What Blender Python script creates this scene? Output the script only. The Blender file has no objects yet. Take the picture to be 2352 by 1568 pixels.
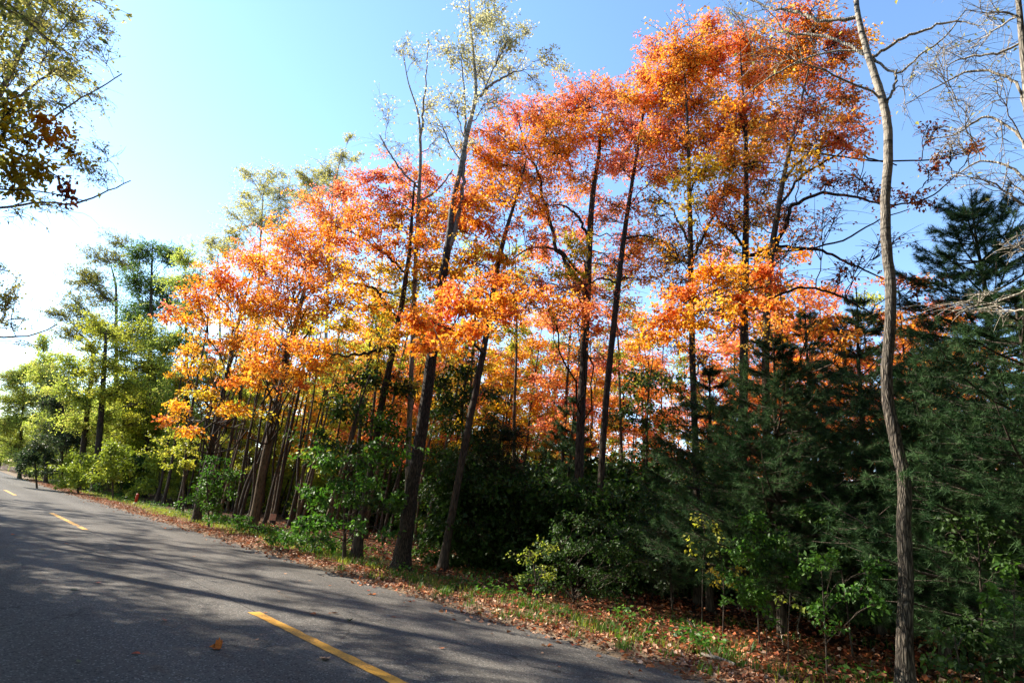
import bpy, math
import numpy as np
from mathutils import Matrix

# ------------------------------------------------------------------ scene, camera
S = bpy.context.scene
COL = S.collection
rad = math.radians
W, H = 2352.0, 1568.0                      # measuring frame of the photograph
CX, CY, F = W / 2, H / 2, 1340.8
CAMZ = 1.6
RC = np.array([[0.70502392, -0.26527673, -0.65770018],
               [-0.70227331, -0.13200234, -0.69956242],
               [0.09875967, 0.95509352, -0.27936157]])
CAM = np.array([0.0, 0.0, CAMZ])
cam_d = bpy.data.cameras.new('camera')
cam = bpy.data.objects.new('camera', cam_d)
COL.objects.link(cam)
cam_d.sensor_width = 36.0
cam_d.lens = F / W * 36.0
cam_d.clip_end = 4000
cam_d.clip_start = 0.05
M4 = Matrix.Identity(4)
for i in range(3):
    for j in range(3):
        M4[i][j] = RC[i, j]
M4[2][3] = CAMZ
cam.matrix_world = M4
S.camera = cam


def ray(x, y):
    return RC @ np.array([x - CX, -(y - CY), -F])


def P(x, y, dist):
    """world point seen at (x, y) of the photograph, DIST metres away over the ground"""
    d = ray(x, y)
    return CAM + d * (dist / math.hypot(d[0], d[1]))


def ground_pt(x, y):
    d = ray(x, y)
    return CAM + d * (-CAMZ / d[2])


def ground_y(x, dist):
    lo, hi = 1030.0 + 0.1 * x, 2600.0
    for _ in range(50):
        m = (lo + hi) / 2
        d = ray(x, m)
        if d[2] >= -1e-6 or math.hypot(*(CAMZ / -d[2] * d[:2])) > dist:
            lo = m
        else:
            hi = m
    return hi


def depth(p):
    return float(-(RC.T @ (np.asarray(p) - CAM))[2])


# ------------------------------------------------------------------ materials
def mat(name):
    m = bpy.data.materials.new(name)
    m.use_nodes = True
    nt = m.node_tree
    nt.nodes.clear()
    return m, nt, nt.nodes, nt.links


def leaf_material(name, trans=0.4, rough=0.45, spec=0.35, boost=1.25):
    m, nt, N, L = mat(name)
    out = N.new('ShaderNodeOutputMaterial')
    at = N.new('ShaderNodeAttribute'); at.attribute_name = 'leaf_color'
    pr = N.new('ShaderNodeBsdfPrincipled')
    pr.inputs['Roughness'].default_value = rough
    pr.inputs['Specular IOR Level'].default_value = spec
    L.new(at.outputs['Color'], pr.inputs['Base Color'])
    hs = N.new('ShaderNodeHueSaturation'); hs.inputs['Saturation'].default_value = 1.05
    hs.inputs['Value'].default_value = boost
    L.new(at.outputs['Color'], hs.inputs['Color'])
    tr = N.new('ShaderNodeBsdfTranslucent')
    L.new(hs.outputs['Color'], tr.inputs['Color'])
    mx = N.new('ShaderNodeMixShader'); mx.inputs[0].default_value = trans
    L.new(pr.outputs[0], mx.inputs[1]); L.new(tr.outputs[0], mx.inputs[2])
    L.new(mx.outputs[0], out.inputs[0])
    return m


def bark_material(name, c1, c2, scale=14.0, stretch=0.16, bump=0.6, patch=None, rough=0.85):
    m, nt, N, L = mat(name)
    out = N.new('ShaderNodeOutputMaterial')
    pr = N.new('ShaderNodeBsdfPrincipled'); pr.inputs['Roughness'].default_value = rough
    pr.inputs['Specular IOR Level'].default_value = 0.2
    tc = N.new('ShaderNodeTexCoord')
    mp = N.new('ShaderNodeMapping'); mp.inputs['Scale'].default_value = (1, 1, stretch)
    L.new(tc.outputs['Object'], mp.inputs['Vector'])
    n1 = N.new('ShaderNodeTexNoise'); n1.inputs['Scale'].default_value = scale
    n1.inputs['Detail'].default_value = 6; n1.inputs['Roughness'].default_value = 0.65
    L.new(mp.outputs[0], n1.inputs['Vector'])
    vo = N.new('ShaderNodeTexVoronoi'); vo.feature = 'DISTANCE_TO_EDGE'
    vo.inputs['Scale'].default_value = scale * 1.6
    L.new(mp.outputs[0], vo.inputs['Vector'])
    mm = N.new('ShaderNodeMath'); mm.operation = 'MULTIPLY_ADD'
    mm.inputs[1].default_value = 1.3
    L.new(vo.outputs['Distance'], mm.inputs[0]); L.new(n1.outputs['Fac'], mm.inputs[2])
    cr = N.new('ShaderNodeValToRGB')
    cr.color_ramp.elements[0].position = 0.38; cr.color_ramp.elements[0].color = (*c1, 1)
    cr.color_ramp.elements[1].position = 0.85; cr.color_ramp.elements[1].color = (*c2, 1)
    L.new(mm.outputs[0], cr.inputs[0])
    col = cr.outputs[0]
    if patch:
        n2 = N.new('ShaderNodeTexNoise'); n2.inputs['Scale'].default_value = 2.2
        n2.inputs['Detail'].default_value = 4
        L.new(tc.outputs['Object'], n2.inputs['Vector'])
        r2 = N.new('ShaderNodeValToRGB')
        r2.color_ramp.elements[0].position = 0.45; r2.color_ramp.elements[0].color = (0, 0, 0, 1)
        r2.color_ramp.elements[1].position = 0.62; r2.color_ramp.elements[1].color = (1, 1, 1, 1)
        L.new(n2.outputs['Fac'], r2.inputs[0])
        mx = N.new('ShaderNodeMixRGB'); mx.inputs[2].default_value = (*patch, 1)
        m5 = N.new('ShaderNodeMath'); m5.operation = 'MULTIPLY'; m5.inputs[1].default_value = 0.6
        L.new(r2.outputs[0], m5.inputs[0]); L.new(m5.outputs[0], mx.inputs[0])
        L.new(col, mx.inputs[1]); col = mx.outputs[0]
    L.new(col, pr.inputs['Base Color'])
    bp = N.new('ShaderNodeBump'); bp.inputs['Strength'].default_value = bump
    bp.inputs['Distance'].default_value = 0.03
    L.new(mm.outputs[0], bp.inputs['Height']); L.new(bp.outputs[0], pr.inputs['Normal'])
    L.new(pr.outputs[0], out.inputs[0])
    return m


def birch_material(name, z0=5.6, z1=8.6, lo=((0.022, 0.018, 0.015), (0.19, 0.16, 0.125)), hi=((0.09, 0.08, 0.06), (0.56, 0.52, 0.43))):
    """aspen bark: smooth pale grey with dark bands and scars aloft, furrowed brown-grey low down"""
    m, nt, N, L = mat(name)
    out = N.new('ShaderNodeOutputMaterial')
    pr = N.new('ShaderNodeBsdfPrincipled'); pr.inputs['Roughness'].default_value = 0.8
    pr.inputs['Specular IOR Level'].default_value = 0.25
    tc = N.new('ShaderNodeTexCoord')
    # furrowed lower bark
    mp = N.new('ShaderNodeMapping'); mp.inputs['Scale'].default_value = (1, 1, 0.17)
    L.new(tc.outputs['Object'], mp.inputs['Vector'])
    vo = N.new('ShaderNodeTexVoronoi'); vo.feature = 'DISTANCE_TO_EDGE'; vo.inputs['Scale'].default_value = 34
    n1 = N.new('ShaderNodeTexNoise'); n1.inputs['Scale'].default_value = 20; n1.inputs['Detail'].default_value = 7
    ad = N.new('ShaderNodeVectorMath'); ad.operation = 'ADD'
    sc = N.new('ShaderNodeVectorMath'); sc.operation = 'SCALE'; sc.inputs['Scale'].default_value = 0.05
    L.new(n1.outputs['Color'], sc.inputs[0]); L.new(mp.outputs[0], ad.inputs[0]); L.new(sc.outputs[0], ad.inputs[1])
    L.new(mp.outputs[0], n1.inputs['Vector']); L.new(ad.outputs[0], vo.inputs['Vector'])
    r1 = N.new('ShaderNodeValToRGB')
    r1.color_ramp.elements[0].position = 0.02; r1.color_ramp.elements[0].color = (*lo[0], 1)
    r1.color_ramp.elements[1].position = 0.30; r1.color_ramp.elements[1].color = (*lo[1], 1)
    L.new(vo.outputs['Distance'], r1.inputs[0])
    # pale upper bark with horizontal bands
    mp2 = N.new('ShaderNodeMapping'); mp2.inputs['Scale'].default_value = (0.6, 0.6, 2.6)
    L.new(tc.outputs['Object'], mp2.inputs['Vector'])
    n2 = N.new('ShaderNodeTexNoise'); n2.inputs['Scale'].default_value = 7; n2.inputs['Detail'].default_value = 5
    L.new(mp2.outputs[0], n2.inputs['Vector'])
    r2 = N.new('ShaderNodeValToRGB')
    r2.color_ramp.elements[0].position = 0.34; r2.color_ramp.elements[0].color = (*hi[0], 1)
    r2.color_ramp.elements[1].position = 0.52; r2.color_ramp.elements[1].color = (*hi[1], 1)
    L.new(n2.outputs['Fac'], r2.inputs[0])
    sx = N.new('ShaderNodeSeparateXYZ'); L.new(tc.outputs['Object'], sx.inputs[0])
    n3 = N.new('ShaderNodeTexNoise'); n3.inputs['Scale'].default_value = 3.0
    L.new(tc.outputs['Object'], n3.inputs['Vector'])
    ma = N.new('ShaderNodeMath'); ma.operation = 'MULTIPLY_ADD'; ma.inputs[1].default_value = 3.0
    L.new(n3.outputs['Fac'], ma.inputs[0]); L.new(sx.outputs['Z'], ma.inputs[2])
    mr = N.new('ShaderNodeMapRange'); mr.inputs['From Min'].default_value = z0; mr.inputs['From Max'].default_value = z1
    L.new(ma.outputs[0], mr.inputs['Value'])
    mx = N.new('ShaderNodeMixRGB')
    L.new(mr.outputs[0], mx.inputs[0]); L.new(r1.outputs[0], mx.inputs[1]); L.new(r2.outputs[0], mx.inputs[2])
    L.new(mx.outputs[0], pr.inputs['Base Color'])
    bp = N.new('ShaderNodeBump'); bp.inputs['Strength'].default_value = 1.0; bp.inputs['Distance'].default_value = 0.05
    bm = N.new('ShaderNodeMath'); bm.operation = 'MULTIPLY'
    inv = N.new('ShaderNodeMath'); inv.operation = 'SUBTRACT'; inv.inputs[0].default_value = 1.15
    L.new(mr.outputs[0], inv.inputs[1]); L.new(vo.outputs['Distance'], bm.inputs[0]); L.new(inv.outputs[0], bm.inputs[1])
    L.new(bm.outputs[0], bp.inputs['Height']); L.new(bp.outputs[0], pr.inputs['Normal'])
    L.new(pr.outputs[0], out.inputs[0])
    return m


def plain(name, c, rough=0.6, spec=0.3, nscale=20, var=0.3):
    m, nt, N, L = mat(name)
    out = N.new('ShaderNodeOutputMaterial')
    pr = N.new('ShaderNodeBsdfPrincipled'); pr.inputs['Roughness'].default_value = rough
    pr.inputs['Specular IOR Level'].default_value = spec
    tc = N.new('ShaderNodeTexCoord')
    n = N.new('ShaderNodeTexNoise'); n.inputs['Scale'].default_value = nscale; n.inputs['Detail'].default_value = 5
    L.new(tc.outputs['Object'], n.inputs['Vector'])
    cr = N.new('ShaderNodeValToRGB')
    cr.color_ramp.elements[0].position = 0.3; cr.color_ramp.elements[1].position = 0.7
    cr.color_ramp.elements[0].color = (*[k * (1 - var) for k in c], 1)
    cr.color_ramp.elements[1].color = (*[min(1, k * (1 + var)) for k in c], 1)
    L.new(n.outputs['Fac'], cr.inputs[0]); L.new(cr.outputs[0], pr.inputs['Base Color'])
    L.new(pr.outputs[0], out.inputs[0])
    return m


def ground_material():
    m, nt, N, L = mat('forest_soil')
    out = N.new('ShaderNodeOutputMaterial')
    pr = N.new('ShaderNodeBsdfPrincipled'); pr.inputs['Roughness'].default_value = 0.95
    pr.inputs['Specular IOR Level'].default_value = 0.1
    tc = N.new('ShaderNodeTexCoord')
    n = N.new('ShaderNodeTexNoise'); n.inputs['Scale'].default_value = 9; n.inputs['Detail'].default_value = 8
    n.inputs['Roughness'].default_value = 0.75
    L.new(tc.outputs['Object'], n.inputs['Vector'])
    cr = N.new('ShaderNodeValToRGB')
    cr.color_ramp.elements[0].position = 0.35; cr.color_ramp.elements[0].color = (0.02, 0.013, 0.008, 1)
    cr.color_ramp.elements[1].position = 0.7; cr.color_ramp.elements[1].color = (0.17, 0.085, 0.04, 1)
    e = cr.color_ramp.elements.new(0.52); e.color = (0.075, 0.04, 0.02, 1)
    L.new(n.outputs['Fac'], cr.inputs[0]); L.new(cr.outputs[0], pr.inputs['Base Color'])
    bp = N.new('ShaderNodeBump'); bp.inputs['Strength'].default_value = 0.8; bp.inputs['Distance'].default_value = 0.05
    L.new(n.outputs['Fac'], bp.inputs['Height']); L.new(bp.outputs[0], pr.inputs['Normal'])
    L.new(pr.outputs[0], out.inputs[0])
    return m


ROAD_BASE = 0.125


def road_material():
    m, nt, N, L = mat('asphalt')
    out = N.new('ShaderNodeOutputMaterial')
    pr = N.new('ShaderNodeBsdfPrincipled'); pr.inputs['Roughness'].default_value = 0.9
    pr.inputs['Specular IOR Level'].default_value = 0.12
    tc = N.new('ShaderNodeTexCoord')
    # aggregate
    vo = N.new('ShaderNodeTexVoronoi'); vo.inputs['Scale'].default_value = 75
    L.new(tc.outputs['Object'], vo.inputs['Vector'])
    big = N.new('ShaderNodeTexNoise'); big.inputs['Scale'].default_value = 0.7; big.inputs['Detail'].default_value = 6
    mpb = N.new('ShaderNodeMapping'); mpb.inputs['Scale'].default_value = (1.0, 0.35, 1)
    L.new(tc.outputs['Object'], mpb.inputs['Vector']); L.new(mpb.outputs[0], big.inputs['Vector'])
    fine = N.new('ShaderNodeTexNoise'); fine.inputs['Scale'].default_value = 38; fine.inputs['Detail'].default_value = 8
    fine.inputs['Roughness'].default_value = 0.8
    L.new(tc.outputs['Object'], fine.inputs['Vector'])
    r1 = N.new('ShaderNodeValToRGB')
    r1.color_ramp.elements[0].position = 0.3; r1.color_ramp.elements[0].color = (ROAD_BASE * .78, ROAD_BASE * .74, ROAD_BASE * .69, 1)
    r1.color_ramp.elements[1].position = 0.7; r1.color_ramp.elements[1].color = (ROAD_BASE * 1.24, ROAD_BASE * 1.16, ROAD_BASE * 1.06, 1)
    L.new(fine.outputs['Fac'], r1.inputs[0])
    r2 = N.new('ShaderNodeValToRGB')
    r2.color_ramp.elements[0].position = 0.3; r2.color_ramp.elements[0].color = (0.78, 0.77, 0.76, 1)
    r2.color_ramp.elements[1].position = 0.75; r2.color_ramp.elements[1].color = (1.12, 1.1, 1.06, 1)
    L.new(big.outputs['Fac'], r2.inputs[0])
    mu = N.new('ShaderNodeMixRGB'); mu.blend_type = 'MULTIPLY'; mu.inputs[0].default_value = 1
    L.new(r1.outputs[0], mu.inputs[1]); L.new(r2.outputs[0], mu.inputs[2])
    # pale stones and black stones
    r3 = N.new('ShaderNodeValToRGB')
    r3.color_ramp.elements[0].position = 0.91; r3.color_ramp.elements[0].color = (0, 0, 0, 1)
    r3.color_ramp.elements[1].position = 0.93; r3.color_ramp.elements[1].color = (1, 1, 1, 1)
    sp = N.new('ShaderNodeSeparateColor'); L.new(vo.outputs['Color'], sp.inputs[0]); L.new(sp.outputs[0], r3.inputs[0])
    mz = N.new('ShaderNodeMixRGB'); mz.inputs[2].default_value = (0.24, 0.23, 0.21, 1)
    L.new(r3.outputs[0], mz.inputs[0]); L.new(mu.outputs[0], mz.inputs[1])
    r4 = N.new('ShaderNodeValToRGB')
    r4.color_ramp.elements[0].position = 0.12; r4.color_ramp.elements[0].color = (1, 1, 1, 1)
    r4.color_ramp.elements[1].position = 0.16; r4.color_ramp.elements[1].color = (0, 0, 0, 1)
    L.new(sp.outputs[1], r4.inputs[0])
    mb = N.new('ShaderNodeMixRGB'); mb.inputs[2].default_value = (0.05, 0.05, 0.05, 1)
    L.new(r4.outputs[0], mb.inputs[0]); L.new(mz.outputs[0], mb.inputs[1])
    # paving seam beside the centre line, and brown tannin stains
    sx = N.new('ShaderNodeSeparateXYZ'); L.new(tc.outputs['Object'], sx.inputs[0])
    wob = N.new('ShaderNodeTexNoise'); wob.inputs['Scale'].default_value = 1.3; wob.inputs['Detail'].default_value = 8
    L.new(tc.outputs['Object'], wob.inputs['Vector'])
    w1 = N.new('ShaderNodeMath'); w1.operation = 'MULTIPLY_ADD'; w1.inputs[1].default_value = 0.10
    L.new(wob.outputs['Fac'], w1.inputs[0]); L.new(sx.outputs['X'], w1.inputs[2])
    w2 = N.new('ShaderNodeMath'); w2.operation = 'SUBTRACT'; w2.inputs[1].default_value = 3.575
    L.new(w1.outputs[0], w2.inputs[0])
    w3 = N.new('ShaderNodeMath'); w3.operation = 'ABSOLUTE'; L.new(w2.outputs[0], w3.inputs[0])
    w4 = N.new('ShaderNodeMapRange'); w4.inputs['From Min'].default_value = 0.004; w4.inputs['From Max'].default_value = 0.016
    w4.inputs['To Min'].default_value = 0.75; w4.inputs['To Max'].default_value = 0
    L.new(w3.outputs[0], w4.inputs['Value'])
    ms = N.new('ShaderNodeMixRGB'); ms.inputs[2].default_value = (0.025, 0.022, 0.02, 1)
    L.new(w4.outputs[0], ms.inputs[0]); L.new(mb.outputs[0], ms.inputs[1])
    st = N.new('ShaderNodeTexNoise'); st.inputs['Scale'].default_value = 1.6; st.inputs['Detail'].default_value = 4
    mst = N.new('ShaderNodeMapping'); mst.inputs['Scale'].default_value = (2.2, 0.8, 1); mst.inputs['Location'].default_value = (3.1, 1.7, 0)
    L.new(tc.outputs['Object'], mst.inputs['Vector']); L.new(mst.outputs[0], st.inputs['Vector'])
    r5 = N.new('ShaderNodeMapRange'); r5.inputs['From Min'].default_value = 0.64; r5.inputs['From Max'].default_value = 0.78
    r5.inputs['To Max'].default_value = 0.55
    L.new(st.outputs['Fac'], r5.inputs['Value'])
    mst2 = N.new('ShaderNodeMixRGB'); mst2.blend_type = 'MULTIPLY'; mst2.inputs[2].default_value = (0.85, 0.6, 0.4, 1)
    L.new(r5.outputs[0], mst2.inputs[0]); L.new(ms.outputs[0], mst2.inputs[1])
    cn = N.new('ShaderNodeTexNoise'); cn.inputs['Scale'].default_value = 2.2; cn.inputs['Detail'].default_value = 6
    L.new(tc.outputs['Object'], cn.inputs['Vector'])
    cs = N.new('ShaderNodeVectorMath'); cs.operation = 'SCALE'; cs.inputs['Scale'].default_value = 0.55
    ca_ = N.new('ShaderNodeVectorMath'); ca_.operation = 'ADD'
    L.new(cn.outputs['Color'], cs.inputs[0]); L.new(tc.outputs['Object'], ca_.inputs[0]); L.new(cs.outputs[0], ca_.inputs[1])
    cv = N.new('ShaderNodeTexVoronoi'); cv.feature = 'DISTANCE_TO_EDGE'; cv.inputs['Scale'].default_value = 0.42
    L.new(ca_.outputs[0], cv.inputs['Vector'])
    c1 = N.new('ShaderNodeMapRange'); c1.inputs['From Min'].default_value = 0.0012; c1.inputs['From Max'].default_value = 0.0065
    c1.inputs['To Min'].default_value = 1; c1.inputs['To Max'].default_value = 0
    L.new(cv.outputs['Distance'], c1.inputs['Value'])
    cm = N.new('ShaderNodeTexNoise'); cm.inputs['Scale'].default_value = 0.33; cm.inputs['Detail'].default_value = 2
    L.new(tc.outputs['Object'], cm.inputs['Vector'])
    c2 = N.new('ShaderNodeMapRange'); c2.inputs['From Min'].default_value = 0.47; c2.inputs['From Max'].default_value = 0.56
    c2.inputs['To Max'].default_value = 0.7
    L.new(cm.outputs['Fac'], c2.inputs['Value'])
    c3 = N.new('ShaderNodeMath'); c3.operation = 'MULTIPLY'; L.new(c1.outputs[0], c3.inputs[0]); L.new(c2.outputs[0], c3.inputs[1])
    cx = N.new('ShaderNodeMixRGB'); cx.inputs[2].default_value = (0.03, 0.027, 0.024, 1)
    L.new(c3.outputs[0], cx.inputs[0]); L.new(mst2.outputs[0], cx.inputs[1])
    wp = N.new('ShaderNodeMath'); wp.operation = 'MULTIPLY'; wp.inputs[1].default_value = 3.9
    L.new(w1.outputs[0], wp.inputs[0])
    ws_ = N.new('ShaderNodeMath'); ws_.operation = 'SINE'; L.new(wp.outputs[0], ws_.inputs[0])
    wm = N.new('ShaderNodeMapRange'); wm.inputs['From Min'].default_value = -1; wm.inputs['To Min'].default_value = 0.88; wm.inputs['To Max'].default_value = 1.1
    L.new(ws_.outputs[0], wm.inputs['Value'])
    wv = N.new('ShaderNodeVectorMath'); wv.operation = 'SCALE'
    L.new(cx.outputs[0], wv.inputs[0]); L.new(wm.outputs[0], wv.inputs['Scale'])
    L.new(wv.outputs[0], pr.inputs['Base Color'])
    bp = N.new('ShaderNodeBump'); bp.inputs['Strength'].default_value = 0.55; bp.inputs['Distance'].default_value = 0.006
    L.new(vo.outputs['Distance'], bp.inputs['Height']); L.new(bp.outputs[0], pr.inputs['Normal'])
    L.new(pr.outputs[0], out.inputs[0])
    return m


def paint_material():
    m, nt, N, L = mat('yellow_road_paint')
    out = N.new('ShaderNodeOutputMaterial')
    pr = N.new('ShaderNodeBsdfPrincipled'); pr.inputs['Roughness'].default_value = 0.6
    tc = N.new('ShaderNodeTexCoord')
    n = N.new('ShaderNodeTexNoise'); n.inputs['Scale'].default_value = 45; n.inputs['Detail'].default_value = 8
    n.inputs['Roughness'].default_value = 0.8
    L.new(tc.outputs['Object'], n.inputs['Vector'])
    n2 = N.new('ShaderNodeTexNoise'); n2.inputs['Scale'].default_value = 3.5; n2.inputs['Detail'].default_value = 3
    L.new(tc.outputs['Object'], n2.inputs['Vector'])
    ma = N.new('ShaderNodeMath'); ma.operation = 'MULTIPLY_ADD'; ma.inputs[1].default_value = 0.35; ma.inputs[2].default_value = -0.17
    L.new(n2.outputs['Fac'], ma.inputs[0])
    mb = N.new('ShaderNodeMath'); mb.operation = 'ADD'
    L.new(n.outputs['Fac'], mb.inputs[0]); L.new(ma.outputs[0], mb.inputs[1])
    cr = N.new('ShaderNodeValToRGB')
    cr.color_ramp.elements[0].position = 0.36; cr.color_ramp.elements[0].color = (0.13, 0.09, 0.04, 1)
    cr.color_ramp.elements[1].position = 0.49; cr.color_ramp.elements[1].color = (0.62, 0.30, 0.025, 1)
    e = cr.color_ramp.elements.new(0.7); e.color = (0.80, 0.42, 0.03, 1)
    L.new(mb.outputs[0], cr.inputs[0]); L.new(cr.outputs[0], pr.inputs['Base Color'])
    L.new(pr.outputs[0], out.inputs[0])
    return m


LEAF = leaf_material('autumn_leaf', 0.58, 0.5, 0.25, 1.18)
GLOSSY = leaf_material('glossy_green_leaf', 0.34, 0.5, 0.25, 1.6)
NEEDLE = leaf_material('pine_needle', 0.22, 0.6, 0.15, 1.3)
LITTER = leaf_material('dry_leaf', 0.15, 0.7, 0.15, 1.0)
DARKBARK = bark_material('dark_furrowed_bark', (0.012, 0.010, 0.008), (0.085, 0.066, 0.05), 16)
BROWNBARK = bark_material('brown_bark', (0.03, 0.022, 0.015), (0.16, 0.115, 0.075), 16)
GREYBARK = bark_material('pale_grey_bark', (0.07, 0.06, 0.05), (0.36, 0.32, 0.26), 18, patch=(0.16, 0.14, 0.11))
PALETWIG = bark_material('pale_twig_bark', (0.20, 0.17, 0.13), (0.52, 0.47, 0.38), 18)
TWIG = bark_material('twig_bark', (0.03, 0.023, 0.018), (0.10, 0.078, 0.06), 18)
BIRCH = birch_material('aspen_bark', 5.0, 9.5, hi=((0.06, 0.052, 0.042), (0.35, 0.31, 0.25)))
POPLAR = birch_material('poplar_bark', 9.5, 14.5, ((0.012, 0.010, 0.008), (0.085, 0.066, 0.05)), ((0.10, 0.09, 0.075), (0.42, 0.38, 0.31)))
DEADWOOD = bark_material('dead_wood', (0.16, 0.13, 0.10), (0.42, 0.36, 0.29), 22)
SOIL = ground_material()
ROAD = road_material()
PAINT = paint_material()
SAND = plain('sandy_dirt', (0.20, 0.145, 0.095), 0.95, 0.1, 30, 0.45)
REDPOST = plain('red_plastic', (0.50, 0.05, 0.02), 0.45, 0.4, 12, 0.15)
WHITEPOST = plain('white_plastic', (0.62, 0.58, 0.52), 0.5, 0.4, 12, 0.15)
NOTICE = plain('faded_pink_card', (0.62, 0.36, 0.28), 0.6, 0.3, 14, 0.14)
STEEL = plain('rusty_nail', (0.16, 0.12, 0.10), 0.5, 0.5, 40, 0.3)

# ------------------------------------------------------------------ mesh tools


def mesh_obj(name, parts, m, parent=None, loc=(0, 0, 0), smooth=False, colors=None):
    """parts: list of (V (n,3), F (k,3|4)); loc is subtracted from the points of a top-level thing"""
    Vs, loops, tot, base = [], [], [], 0
    for V, Fc in parts:
        V = np.asarray(V, dtype=np.float64).reshape(-1, 3)
        Fc = np.asarray(Fc, dtype=np.int64)
        Vs.append(V); loops.append((Fc + base).ravel()); tot.append(np.full(len(Fc), Fc.shape[1]))
        base += len(V)
    V = np.concatenate(Vs) - np.asarray(loc)
    loops = np.concatenate(loops); tot = np.concatenate(tot)
    me = bpy.data.meshes.new(name)
    me.vertices.add(len(V)); me.vertices.foreach_set('co', V.astype(np.float32).ravel())
    me.loops.add(len(loops)); me.loops.foreach_set('vertex_index', loops.astype(np.int32))
    me.polygons.add(len(tot))
    st = np.concatenate([[0], np.cumsum(tot)[:-1]])
    me.polygons.foreach_set('loop_start', st.astype(np.int32))
    me.polygons.foreach_set('loop_total', tot.astype(np.int32))
    if smooth:
        me.polygons.foreach_set('use_smooth', np.ones(len(tot), dtype=bool))
    if colors is not None:
        ca = me.color_attributes.new('leaf_color', 'FLOAT_COLOR', 'POINT')
        c4 = np.ones((len(V), 4), dtype=np.float32); c4[:, :3] = colors
        ca.data.foreach_set('color', c4.ravel())
    me.update(calc_edges=True)
    me.materials.append(m)
    o = bpy.data.objects.new(name, me)
    COL.objects.link(o)
    if parent is not None:
        o.parent = parent
    else:
        o.location = loc
    return o


def thing(name, label, cat, loc, group=None):
    o = bpy.data.objects.new(name, None)
    COL.objects.link(o)
    o.empty_display_size = 0.2
    o.location = loc
    o['label'] = label; o['category'] = cat
    if group:
        o['group'] = group
    return o


def tag(o, label, cat, group=None):
    o['label'] = label; o['category'] = cat
    if group:
        o['group'] = group
    return o


def dup(root, loc, rz=0.0, sc=1.0, label=None, group=None):
    r = root.copy(); COL.objects.link(r)
    r.location = loc; r.rotation_euler = (0, 0, rz); r.scale = (sc, sc, sc)
    if label:
        r['label'] = label
    if group:
        r['group'] = group
    for ch in list(root.children):
        c = ch.copy(); COL.objects.link(c); c.parent = r
        for g in list(ch.children):
            d = g.copy(); COL.objects.link(d); d.parent = c
    return r


def norm(a):
    return a / np.maximum(np.linalg.norm(a, axis=-1, keepdims=True), 1e-9)


def tubes(Pt, R, s):
    """Pt (n,k,3) paths, R (n,k) radii, s sides -> V, quads"""
    n, k, _ = Pt.shape
    T = norm(np.gradient(Pt, axis=1))
    mt = norm(Pt[:, -1] - Pt[:, 0])
    ref = np.where(np.abs(mt[:, 2:3]) > 0.75, np.array([[1.0, 0.13, 0]]), np.array([[0, 0, 1.0]]))[:, None, :]
    U = norm(np.cross(T, ref)); Vv = np.cross(T, U)
    a = np.arange(s) * 2 * math.pi / s
    ring = (U[:, :, None, :] * np.cos(a)[None, None, :, None] + Vv[:, :, None, :] * np.sin(a)[None, None, :, None])
    V = (Pt[:, :, None, :] + ring * R[:, :, None, None]).reshape(-1, 3)
    i = np.arange(n)[:, None, None]; j = np.arange(k - 1)[None, :, None]; q = np.arange(s)[None, None, :]
    q2 = (q + 1) % s
    b = (i * k + j) * s
    Fc = np.stack([b + q, b + q2, b + s + q2, b + s + q], axis=-1).reshape(-1, 4)
    return V, Fc


def bez(p0, p1, p2, p3, k):
    t = np.linspace(0, 1, k)[None, :, None]
    p0, p1, p2, p3 = [np.atleast_2d(p)[:, None, :] for p in (p0, p1, p2, p3)]
    return (1 - t)**3 * p0 + 3 * (1 - t)**2 * t * p1 + 3 * (1 - t) * t**2 * p2 + t**3 * p3


def smooth_path(pts, rr, k):
    """Catmull-Rom through the points, k samples"""
    pts = np.asarray(pts, float); rr = np.asarray(rr, float)
    if len(pts) == 2:
        t = np.linspace(0, 1, k)[:, None]
        return pts[0] * (1 - t) + pts[1] * t, np.interp(np.linspace(0, 1, k), [0, 1], rr)
    d = np.concatenate([[0], np.cumsum(np.linalg.norm(np.diff(pts, axis=0), axis=1))])
    t = np.linspace(0, d[-1], k)
    tang = np.gradient(pts, d, axis=0)
    idx = np.clip(np.searchsorted(d, t, side='right') - 1, 0, len(pts) - 2)
    h = (d[idx + 1] - d[idx])[:, None]; u = ((t - d[idx])[:, None]) / h
    a, b = pts[idx], pts[idx + 1]; ta, tb = tang[idx] * h, tang[idx + 1] * h
    out = (2*u**3 - 3*u**2 + 1)*a + (u**3 - 2*u**2 + u)*ta + (-2*u**3 + 3*u**2)*b + (u**3 - u**2)*tb
    return out, np.interp(t, d, rr)


def leaf_mesh(C, D, Nn, size, width=0.62, fold=0.16):
    """one folded leaf per row: C base, D direction, Nn normal, size length -> V, F"""
    n = len(C)
    D = norm(D); B = norm(np.cross(D, Nn)); Nn = np.cross(B, D)
    L = size[:, None]
    p0 = C
    p1 = C + D * L * 0.42 + B * L * width * 0.5 + Nn * L * fold
    p2 = C + D * L - Nn * L * 0.12
    p3 = C + D * L * 0.42 - B * L * width * 0.5 + Nn * L * fold
    V = np.stack([p0, p1, p2, p3], axis=1).reshape(-1, 3)
    b = np.arange(n)[:, None] * 4
    Fc = np.concatenate([b + np.array([[0, 2, 1]]), b + np.array([[0, 3, 2]])], axis=0)
    return V, Fc


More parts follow.
